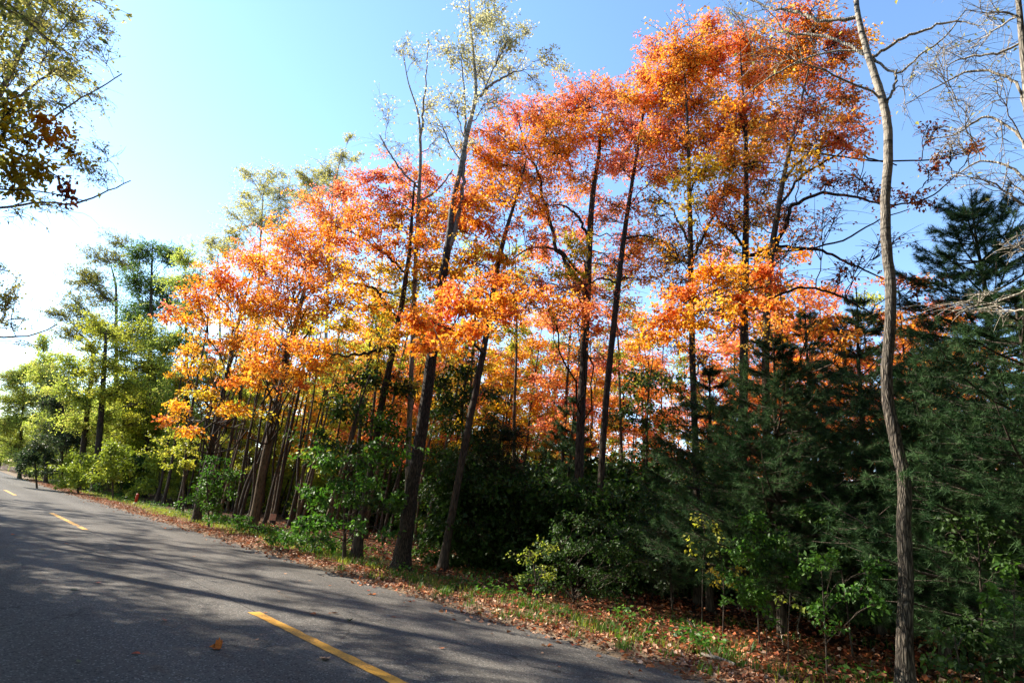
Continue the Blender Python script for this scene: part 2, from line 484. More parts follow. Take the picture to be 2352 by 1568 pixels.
PAL = dict(
    red=[(.80, .25, .17), (.82, .265, .13), (.82, .29, .09), (.82, .34, .08)],
    orange=[(.80, .235, .10), (.84, .275, .07), (.86, .32, .06), (.84, .38, .06), (.78, .44, .08)],
    amber=[(.84, .29, .055), (.85, .36, .05), (.82, .43, .06), (.74, .48, .08)],
    yellow=[(.70, .40, .03), (.66, .46, .05), (.54, .44, .06), (.44, .40, .06)],
    russet=[(.26, .055, .03), (.36, .085, .03), (.42, .14, .04), (.22, .07, .04)],
    yelgreen=[(.54, .52, .07), (.44, .46, .06), (.32, .38, .05), (.62, .56, .09)],
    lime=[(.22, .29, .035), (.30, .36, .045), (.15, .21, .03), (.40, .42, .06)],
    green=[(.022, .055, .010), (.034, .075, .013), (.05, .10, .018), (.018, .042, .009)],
    fresh=[(.036, .10, .014), (.055, .14, .018), (.09, .19, .022), (.026, .07, .012)],
    dull=[(.034, .058, .022), (.05, .076, .030), (.026, .045, .018), (.08, .095, .035)],
    olive=[(.16, .18, .05), (.24, .24, .055), (.34, .30, .05), (.12, .14, .04)],
    treegreen=[(.07, .14, .03), (.10, .18, .035), (.15, .22, .04), (.05, .10, .022)],
    straw=[(.34, .25, .12), (.42, .33, .17), (.28, .20, .10), (.22, .19, .08)],
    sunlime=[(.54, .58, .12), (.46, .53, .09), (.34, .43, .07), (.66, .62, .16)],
    pale=[(.50, .47, .24), (.58, .54, .32), (.44, .40, .16), (.38, .35, .10), (.62, .59, .40)],
    paleyel=[(.46, .42, .10), (.54, .48, .14), (.34, .34, .08), (.56, .52, .22)],
    pine=[(.013, .038, .012), (.026, .066, .022), (.08, .15, .054), (.018, .046, .015)],  # sunlit tufts put into the colour: third tone raised
    dryleaf=[(.44, .22, .12), (.50, .30, .19), (.32, .15, .08), (.44, .15, .06), (.56, .38, .28), (.18, .085, .05), (.25, .13, .085)],
    redleaf=[(.27, .075, .03), (.34, .11, .04), (.20, .05, .025), (.40, .18, .09), (.12, .04, .02)],
)
PAL = {k: np.array(v) for k, v in PAL.items()}


def pick_colors(rg, pos, pal, bias=None):
    """each leaf's own colour, drifting along the palette from spray to spray"""
    pal = PAL[pal]
    n = len(pos); k = len(pal)
    f = 0.5 + 0.22 * np.sin(pos @ np.array([1.3, 0.9, 1.9]) + 1.0) + 0.2 * np.sin(pos @ np.array([-2.7, 3.1, 2.2])) + 0.2 * rg.standard_normal(n)
    if bias is not None:
        f = f + bias
    f = np.clip(f, 0, 0.999) * (k - 1)
    i = f.astype(int); u = (f - i)[:, None]
    c = pal[i] * (1 - u) + pal[np.minimum(i + 1, k - 1)] * u
    return np.clip(c * (1 + 0.14 * rg.standard_normal((n, 1))), 0.004, 0.9)


def grow(rg, skel, skel_r, masses, leaf, bare=0.0, twig_r=0.006, rise=0.35, lmin=0.4, droop=0.35, limb_k=0.45):
    """limbs from the skeleton points to each mass and twigs and leaves inside it.
    mass = dict(c, r, n(leaves), tips, pal) -> list of limb part lists, leaf arrays"""
    limbs = []; LC, LD, LN, LS, LCOL = [], [], [], [], []
    for ms in masses:
        c = ms['c']; r = ms['r']
        hd = np.linalg.norm(skel[:, :2] - c[:2], axis=1)
        cost = np.linalg.norm(skel - c, axis=1) + 2.2 * np.maximum(0, skel[:, 2] - (c[2] - rise * hd)) + 6 * (skel[:, 2] < lmin)
        a = int(np.argmin(cost)); p0 = skel[a]
        v = c - p0; ln = np.linalg.norm(v)
        r0 = min(skel_r[a] * 0.5, limb_k * (0.008 + 0.0032 * math.sqrt(max(1, ms['tips'] + ms['n'] / 16))) + 0.003 * ln)
        r0 = max(r0, twig_r * 1.5)
        side = rg.standard_normal(3) * 0.12 * ln
        p1 = p0 + v * 0.35 + np.array([0, 0, 0.12 * ln]) + side
        p2 = p0 + v * 0.7 + np.array([0, 0, 0.05 * ln]) - side * 0.6
        main = bez(p0, p1, p2, c, 9)
        main[:, 1:-1] += rg.standard_normal((1, 7, 3)) * 0.018 * ln
        parts = [tubes(main, np.linspace(r0, r0 * 0.35, 9)[None, :], 6)]
        # second order
        ns = int(np.clip(ms['tips'] / 5, 2, 26))
        off = rg.standard_normal((ns, 3)); off = norm(off) * rg.random((ns, 1)) ** 0.45
        sec = c + off * r * 0.85
        ts = rg.random(ns) * 0.5 + 0.45
        s0 = main[0][np.clip((ts * 8).astype(int), 0, 8)]
        vv = sec - s0
        sb = bez(s0, s0 + vv * .35 + rg.standard_normal((ns, 3)) * .12 * np.linalg.norm(vv, axis=1, keepdims=True), s0 + vv * .7 + np.array([0, 0, .05]), sec, 6)
        parts.append(tubes(sb, np.linspace(1, .5, 6)[None, :] * np.full((ns, 1), max(r0 * 0.38, twig_r * 1.2)), 4))
        # tips
        nt = max(int(ms['tips']), 3)
        wh = rg.integers(0, ns, nt)
        pos0 = sb[wh, rg.integers(2, 6, nt)]
        reach = r * np.array([.72, .72, .36])
        o = rg.standard_normal((nt, 3)) * 0.6
        end = sec[wh] + o * reach
        end[:, 2] -= droop * 0.25 * np.linalg.norm(end[:, :2] - pos0[:, :2], axis=1)
        v2 = end - pos0; l2 = np.linalg.norm(v2, axis=1, keepdims=True)
        tb = bez(pos0, pos0 + v2 * .35 + np.array([0, 0, 1.0]) * l2 * .12 + rg.standard_normal((nt, 3)) * .1 * l2, pos0 + v2 * .72 + np.array([0, 0, 1.0]) * l2 * .08, end, 5)
        parts.append(tubes(tb, np.linspace(1, .4, 5)[None, :] * np.full((nt, 1), twig_r), 3))
        limbs.append((parts, ms))
        n = int(ms['n'])
        if n > 0:
            wi = rg.integers(0, nt, n)
            t = rg.random(n) ** 0.7 * 3.6 + 0.4
            i0 = np.minimum(t.astype(int), 3); u = (t - i0)[:, None]
            q = tb[wi, i0] * (1 - u) + tb[wi, i0 + 1] * u
            q = q + rg.standard_normal((n, 3)) * leaf * 0.62
            d = norm(v2[wi]) * 0.7 + rg.standard_normal((n, 3)) * 0.75 + np.array([0, 0, -droop])
            nn = rg.standard_normal((n, 3)) * 0.62 + np.array([-0.55, 0.22, 0.68])
            LC.append(q); LD.append(d); LN.append(nn)
            LS.append(leaf * (0.65 + 0.6 * rg.random(n)))
            bias = ((c[2] - q[:, 2]) / max(r[2], .1)) * 0.16 + ms.get('bias', 0)
            LCOL.append(pick_colors(rg, q, ms['pal'], bias))
    lv = [np.concatenate(x) for x in (LC, LD, LN, LS, LCOL)] if LC else None
    return limbs, lv


def crown_obj(name, lv, m, parent, loc, width=0.62):
    C, D, Nn, Sz, Co = lv
    V, Fc = leaf_mesh(C, D, Nn, Sz, width)
    # drop nothing below the soil
    V[:, 2] = np.maximum(V[:, 2], 0.015)
    return mesh_obj(name, [(V - np.asarray(loc), Fc)], m, parent, colors=np.repeat(Co, 4, axis=0))


def flare(Pt, R, h=0.35, k=0.7):
    z = Pt[:, 2] - Pt[0, 2]
    return R * (1 + k * np.exp(-z / h))


SEED = [100]
DENS_K = 1.9


def px_tree(name, label, cat, base_x, dist, trunk, masses, pal, leaf=0.10, bark=DARKBARK, twig=None, leafmat=LEAF,
            limbs=(), dens=1.25, group=None, split=True, jit=1.0, twig_r=0.006, tips_k=1.0, rise=0.35, droop=0.35,
            width=0.62, top=None, flare_k=0.7, crown_name='crown', trunk_name='trunk', limb_name='limb', lmin=0.4, flat=1.0, minr=0.006, fill=0, fill_pal=None, fill_w=100):
    """A tree measured off the photograph: trunk = [(x, y, width px)...] upwards, masses = [(x, y, rx, ry[, dist, dens, pal])...]"""
    SEED[0] += 1
    rg = np.random.default_rng(SEED[0])
    gy = ground_y(base_x, dist)
    base = P(base_x, gy, dist); base[2] = 0.0
    hv = base[:2] / np.linalg.norm(base[:2])
    pts, rr = [base.copy()], []
    for x, y, w in trunk:
        d = ray(x, y)
        s = dist / float(d[:2] @ hv)          # plane through the base, facing the camera
        p = CAM + d * s
        pts.append(p); rr.append(max(minr, w * 0.36 * depth(p) / F))
    rr = [rr[0] * 1.08] + rr
    root = thing(name, label, cat, base, group)
    Pt, R = smooth_path(pts, rr, max(14, 6 * len(pts)))
    jn = rg.standard_normal((len(Pt) - 2, 2)); ke = np.ones(7) / 7
    jn = np.stack([np.convolve(jn[:, q], ke, 'same') for q in (0, 1)], axis=1)
    Pt[1:-1, :2] += jn * 0.2 * R[1:-1, None]
    Pt[0, 2] = -0.12
    R = flare(Pt, R, 0.35, flare_k)
    skel, skr = [Pt], [R]
    traced = []
    for lb in limbs:
        lp, lr = [], []
        for q in lb:
            x, y, w = q[:3]; dd = q[3] if len(q) > 3 else dist
            d = ray(x, y)
            p = CAM + d * (dd / float(d[:2] @ hv))
            lp.append(p); lr.append(max(minr * .8, w * 0.37 * depth(p) / F))
        a = int(np.argmin(np.linalg.norm(Pt - lp[0], axis=1)))
        lp[0] = Pt[a]
        lq, lrr = smooth_path(lp, lr, max(12, 5 * len(lp)))
        lq[1:-1] += rg.standard_normal((len(lq) - 2, 3)) * 0.5 * lrr[1:-1, None]
        traced.append((lq, lrr)); skel.append(lq[2:]); skr.append(lrr[2:])
    masses = list(masses)
    if fill:
        tx = np.array([t[0] for t in trunk], float); ty = np.array([t[1] for t in trunk], float)
        for k in range(fill):
            u = (k + rg.random()) / fill              # 0 top .. 1 low
            yy = ty[-1] + (ty[0] - ty[-1]) * (0.02 + .62 * u)
            xx = np.interp(-yy, -ty, tx) + rg.choice([-1, 1]) * rg.uniform(.25, 1.0) * fill_w * (.6 + .7 * math.sin(math.pi * min(1, .25 + u)))
            masses.append((xx, yy, rg.uniform(45, 70), rg.uniform(28, 42), dist + rg.uniform(-1, 2.5), (.5 if u < .4 else .3 if u < .7 else .16), fill_pal if rg.random() < .6 else None))
    ml = []
    for q in masses:
        x, y, rx, ry = q[:4]
        dd = (q[4] if len(q) > 4 and q[4] else dist) + rg.uniform(-jit, jit)
        de = (q[5] if len(q) > 5 and q[5] is not None else dens)
        pl = q[6] if len(q) > 6 and q[6] else pal
        if len(q) > 4 and q[4] and q[4] <= 13.5 and cat == 'maple tree':
            de *= 1.6
        if de < .025:
            rx, ry = rx * 1.5, ry * 1.6
        c = P(x, y, dd); dz = depth(c) / F
        # pixels grow away from the axis of the lens: turn a picture radius into metres across
        th = math.hypot(x - CX, y - CY) / F
        rxm, rzm = rx * dz / math.sqrt(1 + th * th) * 1.15, ry * dz * 1.12
        n = DENS_K * de * math.pi * rx * ry * dz * dz / (0.31 * leaf * leaf)
        ml.append(dict(c=c, r=np.array([rxm, rxm, rzm * flat]), n=n, tips=max(4, n / 16 * tips_k + (44 if de < .025 else 34 if de < .35 else 8 if de < .45 else 0)), pal=pl))
    sk, sr = np.concatenate(skel), np.concatenate(skr)
    lim, lv = grow(rg, sk, sr, ml, leaf, twig_r=twig_r, rise=rise, droop=droop, lmin=lmin)
    b = np.asarray(base)
    tp = [tubes(Pt[None], R[None], 14)]
    tpt = []
    if not split:
        for parts, _ in lim:
            tpt += parts
        for lq, lrr in traced:
            tp.append(tubes(lq[None], lrr[None], 8))
    mesh_obj(trunk_name, [(V - b, Fc) for V, Fc in (tp + (tpt if not split else []))], bark, root, smooth=True)
    if split:
        for lq, lrr in traced:
            V, Fc = tubes(lq[None], lrr[None], 8)
            mesh_obj(limb_name, [(V - b, Fc)], twig or bark, root, smooth=True)
        for parts, _ in lim:
            mesh_obj(limb_name, [(V - b, Fc) for V, Fc in parts], twig or bark, root, smooth=True)
    if lv is not None:
        crown_obj(crown_name, lv, leafmat, root, b, width)
    return root


def std_tree(name, label, cat, h, r0, zlo, spread, nm, leaf, pal, dens, bark, leafmat=LEAF, lean=0.05, seed=0, group=None,
             twig_r=0.009, mr=None, droop=0.3, shape='oval', trunk_name='trunk', crown_name='crown', tips_k=1.0, rise=0.4, width=.62):
    """A whole tree standing at the origin, for kinds that are copied through the wood"""
    rg = np.random.default_rng(seed)
    n = 8
    z = np.linspace(0, h * 0.97, n)
    pts = np.stack([np.cumsum(rg.standard_normal(n) * lean * 0.5) + z * lean * rg.uniform(-1, 1), np.cumsum(rg.standard_normal(n) * lean * .5) + z * lean * rg.uniform(-1, 1), z], axis=1)
    pts -= pts[0]
    Pt, R = smooth_path(pts, np.linspace(r0, r0 * 0.18, n), 24)
    Pt[0, 2] = -0.1
    R = flare(Pt, R, 0.3, 0.6)
    ml = []
    for i in range(nm):
        f = (i + rg.random()) / nm
        zz = zlo + (h - zlo) * f
        if shape == 'oval':
            sp = spread * math.sin(math.pi * min(1, 0.12 + 0.80 * f)) ** 0.8
        elif shape == 'cone':
            sp = spread * (1.05 - f)
        else:
            sp = spread * (1 - .35 * f)
        an = i * 2.4 + rg.uniform(-.5, .5)
        q = sp * rg.uniform(.35, .95)
        ax = Pt[int(np.argmin(np.abs(Pt[:, 2] - zz)))]
        c = np.array([ax[0] + q * math.cos(an), ax[1] + q * math.sin(an), zz])
        rm = (mr or spread * .45) * rg.uniform(.75, 1.2)
        nl = dens * math.pi * rm * rm * .6 / (0.31 * leaf * leaf)
        ml.append(dict(c=c, r=np.array([rm, rm, rm * .6]), n=nl, tips=max(4, nl / 13 * tips_k), pal=pal))
    lim, lv = grow(rg, Pt, R, ml, leaf, twig_r=twig_r, droop=droop, rise=rise)
    root = thing(name, label, cat, (0, 0, 0), group)
    tp = [tubes(Pt[None], R[None], 9)]
    for parts, _ in lim:
        tp += parts
    mesh_obj(trunk_name, tp, bark, root, smooth=True)
    crown_obj(crown_name, lv, leafmat, root, (0, 0, 0), width)
    return root


def pine(name, label, h, zlo, rmax, whorl, seed, group=None, tuft=0.15, per=1.0, bark=DARKBARK, loc=(0, 0, 0), needle_w=0.0065, lean=(0, 0), pw=.8):
    """white pine: whorls of limbs carrying brushes of soft needles"""
    rg = np.random.default_rng(seed)
    root = thing(name, label, 'pine tree', loc, group)
    n = 10
    z = np.linspace(-0.1, h, n)
    pts = np.stack([lean[0] * z / h + np.cumsum(rg.standard_normal(n)) * .02, lean[1] * z / h + np.cumsum(rg.standard_normal(n)) * .02, z], axis=1)
    Pt, R = smooth_path(pts, np.linspace(0.012 * h + .03, 0.012, n), 26)
    mesh_obj('trunk', [tubes(Pt[None], R[None], 10)], bark, root, smooth=True)
    bp, bw = [], []
    TC, TD = [], []
    for i in range(whorl):
        f = (i + .5 * rg.random()) / whorl
        zz = zlo + (h - zlo) * f
        L0 = rmax * max(0.08, (1 - f) ** pw) * (0.75 + .25 * min(1, f * 6))
        nb = rg.integers(5, 8)
        a0 = rg.random() * 6.28
        ax = Pt[int(np.argmin(np.abs(Pt[:, 2] - zz)))]
        for b in range(nb):
            an = a0 + b * 6.283 / nb + rg.uniform(-.3, .3)
            L = L0 * rg.uniform(.65, 1.15)
            dr = np.array([math.cos(an), math.sin(an), 0])
            up = 0.05 + 0.55 * f
            p0 = np.array([ax[0], ax[1], zz])
            p3 = p0 + dr * L + np.array([0, 0, L * (up + .12) + rg.uniform(-.1, .1)])
            p3[2] = max(p3[2], 0.35)
            p1 = p0 + dr * L * .35 + np.array([0, 0, L * up * .2])
            p2 = p0 + dr * L * .75 + np.array([0, 0, L * up * .5 - .05 * L])
            cur = bez(p0, p1, p2, p3, 8)
            bp.append((cur, np.linspace(.012 + .009 * L, .005, 8)[None, :], 5))
            m = max(3, int(L * 8 * per))
            t = rg.random(m) * .8 + .2
            q = cur[0][np.clip((t * 7).astype(int), 0, 7)]
            sgn = np.where(rg.random(m) < .5, -1, 1)[:, None]
            sd = np.array([-dr[1], dr[0], 0])
            l2 = (L * .34 * (1.15 - t * .75) + .08)[:, None]
            e = q + (sd * sgn * rg.uniform(.6, 1.0, (m, 1)) + dr * .75) * l2 + np.array([0, 0, 1.0]) * (l2 * rg.uniform(-.12, .42, (m, 1)))
            sb = bez(q, q + (e - q) * .4, q + (e - q) * .7 - np.array([0, 0, .02]), e, 5)
            bw.append((sb, np.full((m, 1), 1) * np.linspace(.006, .003, 5)[None, :], 3))
            for k, uu in ((1, .3), (2, .6), (3, .8), (4, 1.0)):
                TC.append(sb[:, k] + rg.standard_normal((m, 3)) * .02)
                TD.append(norm(sb[:, k] - sb[:, k - 1]) + np.array([0, 0, .45]))
            TC.append(cur[0][5:]); TD.append(norm(np.gradient(cur[0], axis=0))[5:] + np.array([0, 0, .2]))
    # leader
    TC.append(Pt[-4:]); TD.append(np.tile([[0, 0, 1.0]], (4, 1)))
    mesh_obj('limb', [tubes(*x) for x in bp] + [tubes(*x) for x in bw], TWIG, root, smooth=True)
    C = np.concatenate(TC); D = norm(np.concatenate(TD))
    nn = 30
    n = len(C)
    C2 = np.repeat(C, nn, axis=0); D2 = np.repeat(D, nn, axis=0)
    d = norm(D2 * rg.uniform(.3, 1.0, (n * nn, 1)) + rg.standard_normal((n * nn, 3)) * .6)
    sz = tuft * .72 * rg.uniform(.7, 1.15, n * nn)[:, None]
    C2 = C2 - D2 * (rg.random((n * nn, 1)) * tuft * .5)
    w = norm(np.cross(d, rg.standard_normal((n * nn, 3)))) * needle_w * .5
    V = np.stack([C2 - w, C2 + w, C2 + d * sz - np.array([0, 0, .012])], axis=1).reshape(-1, 3)
    Fc = np.arange(n * nn * 3).reshape(-1, 3)
    V[:, 2] = np.maximum(V[:, 2], .05)
    tc = pick_colors(rg, C, 'pine')
    co = np.repeat(np.repeat(tc, nn, axis=0) * (1 + .12 * rg.standard_normal((n * nn, 1))), 3, axis=0)
    mesh_obj('crown', [(V, Fc)], NEEDLE, root, colors=np.clip(co, .005, .6))
    return root


#@@SCENE
# ------------------------------------------------------------------ light and sky
SUN_AZ, SUN_EL = -24.0, 36.0               # azimuth measured from the road's direction (+Y) towards +X
sun_d = bpy.data.lights.new('sun', 'SUN'); sun_d.energy = 5.0; sun_d.angle = rad(0.5); sun_d.color = (1.0, 0.91, 0.77)
sun = bpy.data.objects.new('sun', sun_d); COL.objects.link(sun)
ce = math.cos(rad(SUN_EL))
sdir = np.array([ce * math.sin(rad(SUN_AZ)), ce * math.cos(rad(SUN_AZ)), math.sin(rad(SUN_EL))])
from mathutils import Vector
sun.rotation_euler = Vector(sdir).to_track_quat('Z', 'Y').to_euler()
sun.location = (-10, 20, 30)
wd = bpy.data.worlds.new('World'); S.world = wd; wd.use_nodes = True
nt = wd.node_tree
bg = nt.nodes['Background']
sky = nt.nodes.new('ShaderNodeTexSky'); sky.sky_type = 'NISHITA'; sky.sun_disc = False
sky.sun_elevation = rad(SUN_EL); sky.sun_rotation = rad(SUN_AZ)
sky.air_density = 1.0; sky.dust_density = 0.1; sky.ozone_density = 1.0; sky.altitude = 200
hs = nt.nodes.new('ShaderNodeHueSaturation'); hs.inputs['Saturation'].default_value = 1.1
nt.links.new(sky.outputs[0], hs.inputs['Color']); nt.links.new(hs.outputs[0], bg.inputs[0]); bg.inputs[1].default_value = 0.15
S.view_settings.view_transform = 'Standard'; S.view_settings.look = 'None'
S.view_settings.exposure = 1.45; S.view_settings.gamma = 1
S.cycles.max_bounces = 6; S.cycles.diffuse_bounces = 3; S.cycles.transmission_bounces = 4
S.cycles.glossy_bounces = 2; S.cycles.transparent_max_bounces = 6
S.cycles.sample_clamp_indirect = 6.0
S.cycles.use_denoising = True

# ------------------------------------------------------------------ ground and road
rgg = np.random.default_rng(5)


def curve_x(y):
    y = np.asarray(y, float)
    return np.where(y > 30, 0.00022 * (y - 30) ** 2, 0.0)


def grid(xs, ys, zf, shift=True):
    X, Y = np.meshgrid(np.asarray(xs, float), np.asarray(ys, float), indexing='ij')
    Xs = X + (curve_x(Y) if shift else 0)
    V = np.stack([Xs, Y, zf(X, Y)], axis=-1).reshape(-1, 3)
    n, m = X.shape
    i = np.arange(n - 1)[:, None]; j = np.arange(m - 1)[None, :]
    a = i * m + j
    Fc = np.stack([a, a + m, a + m + 1, a + 1], axis=-1).reshape(-1, 4)
    return V, Fc


def soil_z(X, Y):
    return np.where(X > 7.6, 0.05 * np.sin(X * .9 + Y * .33) * np.sin(Y * .7) * np.clip((X - 7.6) / 3, 0, 1), 0) - 0.02


gx = np.concatenate([[-1500, -300, -80, -30, -12, -5, -1, 0.2, 3.5, 6.6], np.arange(7, 30, .8), [34, 45, 70, 140, 400, 1500]])
gy = np.concatenate([[-1500, -300, -60, -30, -15], np.arange(-8, 50, .9), [55, 65, 80, 100, 130, 180, 260, 420, 800, 1600]])
o = mesh_obj('ground', [grid(gx, gy, soil_z, False)], SOIL, smooth=True); o['kind'] = 'structure'
ry = np.concatenate([[-60, -30, -15], np.arange(-8, 60, .25), np.arange(60, 260, 4)])
ed = 0.05 * rgg.standard_normal(len(ry)); ed = np.convolve(ed, [.25, .5, .25], 'same')
V, Fc = grid([0.05, 0.12, 1.7, 3.5, 5.2, 6.3, 6.72, 6.80], ry, lambda X, Y: np.where((X < .1) | (X > 6.76), -0.01, 0.012 + 0.05 * (1 - ((X - 3.45) / 3.4) ** 2)))
V = V.reshape(8, len(ry), 3); V[-1, :, 0] += ed; V[-2, :, 0] += ed * .9; V[0, :, 0] += ed[::-1]; V = V.reshape(-1, 3)
o = mesh_obj('road', [(V, Fc)], ROAD, smooth=True); o['kind'] = 'structure'


def road_z(x):
    return 0.012 + 0.05 * (1 - ((np.asarray(x) - 3.45) / 3.4) ** 2)


V, Fc = grid([6.62, 6.9, 7.2, 7.6, 8.0], np.concatenate([np.arange(-8, 60, .25), np.arange(60, 260, 5)]),
             lambda X, Y: 0.004 + 0.012 * np.sin(Y * 3.1 + X * 7) * np.sin(X * 5 + Y) - 0.02 * (X > 7.9) - .012 * (X < 6.7))
o = mesh_obj('verge', [(V, Fc)], SAND, smooth=True); o['kind'] = 'structure'


def dash(y0, y1):
    ys = np.linspace(y0, y1, max(8, int((y1 - y0) * 8)))
    xs = np.array([3.42, 3.56])
    V, Fc = grid(xs, ys, lambda X, Y: road_z(X) + 0.0045)
    V = V.reshape(2, len(ys), 3); V[:, :, 0] += 0.006 * rgg.standard_normal((2, len(ys))); V = V.reshape(-1, 3)
    d = mesh_obj('road_marking', [(V, Fc)], PAINT); d['kind'] = 'structure'


for a, b in ((2.4, 7.97), (19.2, 20.15), (20.5, 25.2), (36.6, 42.0), (53.5, 58.8)):
    dash(a, b)

# ------------------------------------------------------------------ trees at the verge, measured off the photograph
px_tree('aspen_tree', 'tall crooked aspen with furrowed lower bark and pale upper bark standing alone at the verge', 'aspen tree', 2082, 9.0,
        [(2080, 1540, 44), (2079, 1430, 43), (2082, 1320, 42), (2078, 1200, 40), (2079, 1110, 39), (2062, 1030, 37), (2041, 930, 34), (2036, 850, 33), (2042, 760, 32), (2044, 660, 31), (2035, 550, 30), (2033, 460, 28),
         (2040, 370, 27), (2037, 280, 25), (2018, 200, 23), (1994, 125, 20), (1972, 40, 16), (1963, -60, 12), (1954, -180, 8), (1950, -260, 4)],
        [(1740, 5, 60, 40, 9, .02), (1800, -60, 90, 60, 9, .04), (1690, 30, 40, 30, 8.6, .02), (2180, 130, 80, 40, 9.4, .012), (2120, -90, 110, 60, 9, .04), (1900, -160, 120, 80, 9, .05),
         (2090, 200, 40, 60, 9, .01), (1760, 110, 70, 40, 8.8, .012), (2280, 30, 40, 30, 9.5, .012)],
        'paleyel', leaf=.07, bark=BIRCH, twig=PALETWIG, flare_k=.9, twig_r=.004,
        limbs=[[(1985, 38, 12), (1930, 45, 11), (1870, 45, 10), (1835, 28, 9), (1780, 22, 7), (1720, -5, 4)],
               [(2020, 122, 10), (1940, 100, 9), (1885, 82, 8), (1800, 76, 7), (1730, 45, 5), (1660, 15, 3)],
               [(2025, 125, 10), (2060, 95, 9), (2120, 70, 8), (2180, 50, 6), (2250, 60, 3)],
               [(2020, 115, 8), (2070, 165, 7), (2110, 130, 6), (2160, 95, 5), (2220, 20, 3)],
               [(2037, 245, 9), (2048, 215, 8), (2058, 180, 7), (2060, 160, 6)],
               [(1990, 118, 7), (1900, 120, 6), (1780, 170, 5), (1700, 230, 3)]])

px_tree('poplar_tree', 'tallest poplar with stout dark double trunk and pale silvery leaves above the orange maples', 'poplar tree', 920, 15.2,
        [(932, 1230, 47), (950, 1100, 41), (972, 950, 37), (990, 830, 35), (1003, 740, 32), (1018, 640, 28), (1030, 560, 22), (1040, 470, 18), (1055, 400, 16), (1075, 300, 15), (1092, 220, 12), (1088, 130, 8), (1078, 40, 5), (1080, -60, 2)],
        [(1080, 50, 55, 45), (1130, 40, 50, 50), (1165, 95, 45, 45), (1060, 120, 50, 45), (1110, 160, 55, 45), (1170, 160, 45, 35), (1010, 110, 40, 40, None, .25), (1040, 230, 50, 35),
         (1130, 230, 50, 35, None, .3), (1000, 280, 40, 40, None, .3), (1060, 330, 50, 40, None, .25), (1265, 125, 35, 25), (1240, 190, 30, 30, None, .3), (1100, -40, 70, 50), (1200, 60, 25, 30), (1290, 150, 20, 20)],
        'pale', leaf=.085, bark=POPLAR, twig=GREYBARK, dens=.55, twig_r=.0045, rise=1.1, tips_k=2.6,
        limbs=[[(1024, 600, 18), (1042, 540, 16), (1056, 490, 14), (1062, 440, 12), (1068, 360, 9), (1068, 250, 6), (1060, 140, 3)],
               [(1092, 225, 10), (1115, 205, 9), (1150, 180, 7), (1185, 165, 4)]])

px_tree('poplar_tree', 'slim bare-topped poplar with grey trunk beside the tallest poplar', 'poplar tree', 935, 17.2,
        [(937, 1150, 19), (940, 1000, 17), (946, 823, 15), (950, 700, 14), (957, 560, 13), (962, 450, 12), (966, 340, 9), (960, 260, 6), (938, 190, 4), (925, 110, 2)],
        [(920, 110, 25, 40, None, .2), (960, 130, 30, 50, None, .15), (895, 250, 40, 40, None, .12), (985, 250, 35, 50, None, .25), (930, 330, 40, 40, None, .1), (1000, 330, 30, 40, None, .15), (880, 330, 40, 30, None, .05)],
        'pale', leaf=.085, bark=GREYBARK, twig=GREYBARK, twig_r=.0045, rise=1.1, tips_k=2.5,
        limbs=[[(963, 430, 8), (930, 400, 6), (900, 360, 5), (872, 310, 3)], [(966, 340, 9), (972, 260, 7), (978, 180, 4), (985, 90, 3)], [(962, 470, 8), (1000, 440, 6), (1040, 390, 4)]])

px_tree('maple_tree', 'leaning dark maple with a big orange spray hanging low in front of the poplar', 'maple tree', 1015, 16.1,
        [(1032, 1210, 25), (1052, 1100, 23), (1082, 950, 22), (1110, 810, 20), (1135, 660, 17), (1163, 530, 13), (1190, 440, 8), (1210, 360, 4)],
        [(1000, 755, 65, 38, 11.5), (1070, 705, 70, 38, 11.5), (1145, 690, 55, 30, 12), (955, 735, 40, 30, 11.2), (1010, 800, 50, 22, 11, 1.0), (960, 790, 30, 25, 11, 1.0), (1090, 760, 50, 25, 11.4), (1180, 720, 40, 20, 12.5),
         (1090, 600, 80, 30, None, .9, 'amber'), (1140, 590, 50, 25, None, .9, 'amber'), (1050, 620, 40, 20, 15, 1, 'amber'), (1120, 500, 40, 40, None, .15), (1200, 520, 50, 40, None, .12), (1020, 680, 30, 20, 12), (1000, 610, 62, 28, 15, 1.1, 'amber'), (1110, 640, 60, 24, 14, 1.1), (1060, 660, 50, 22, 13.5, 1.1), (1190, 650, 46, 22, 14, .9)],
        'orange', leaf=.105, bark=DARKBARK, fill=10, fill_pal='amber', twig_r=.008, fill_w=70, limbs=[[(1110, 810, 9), (1090, 790, 8, 14), (1040, 760, 6, 12), (1000, 745, 4, 11.5)]])

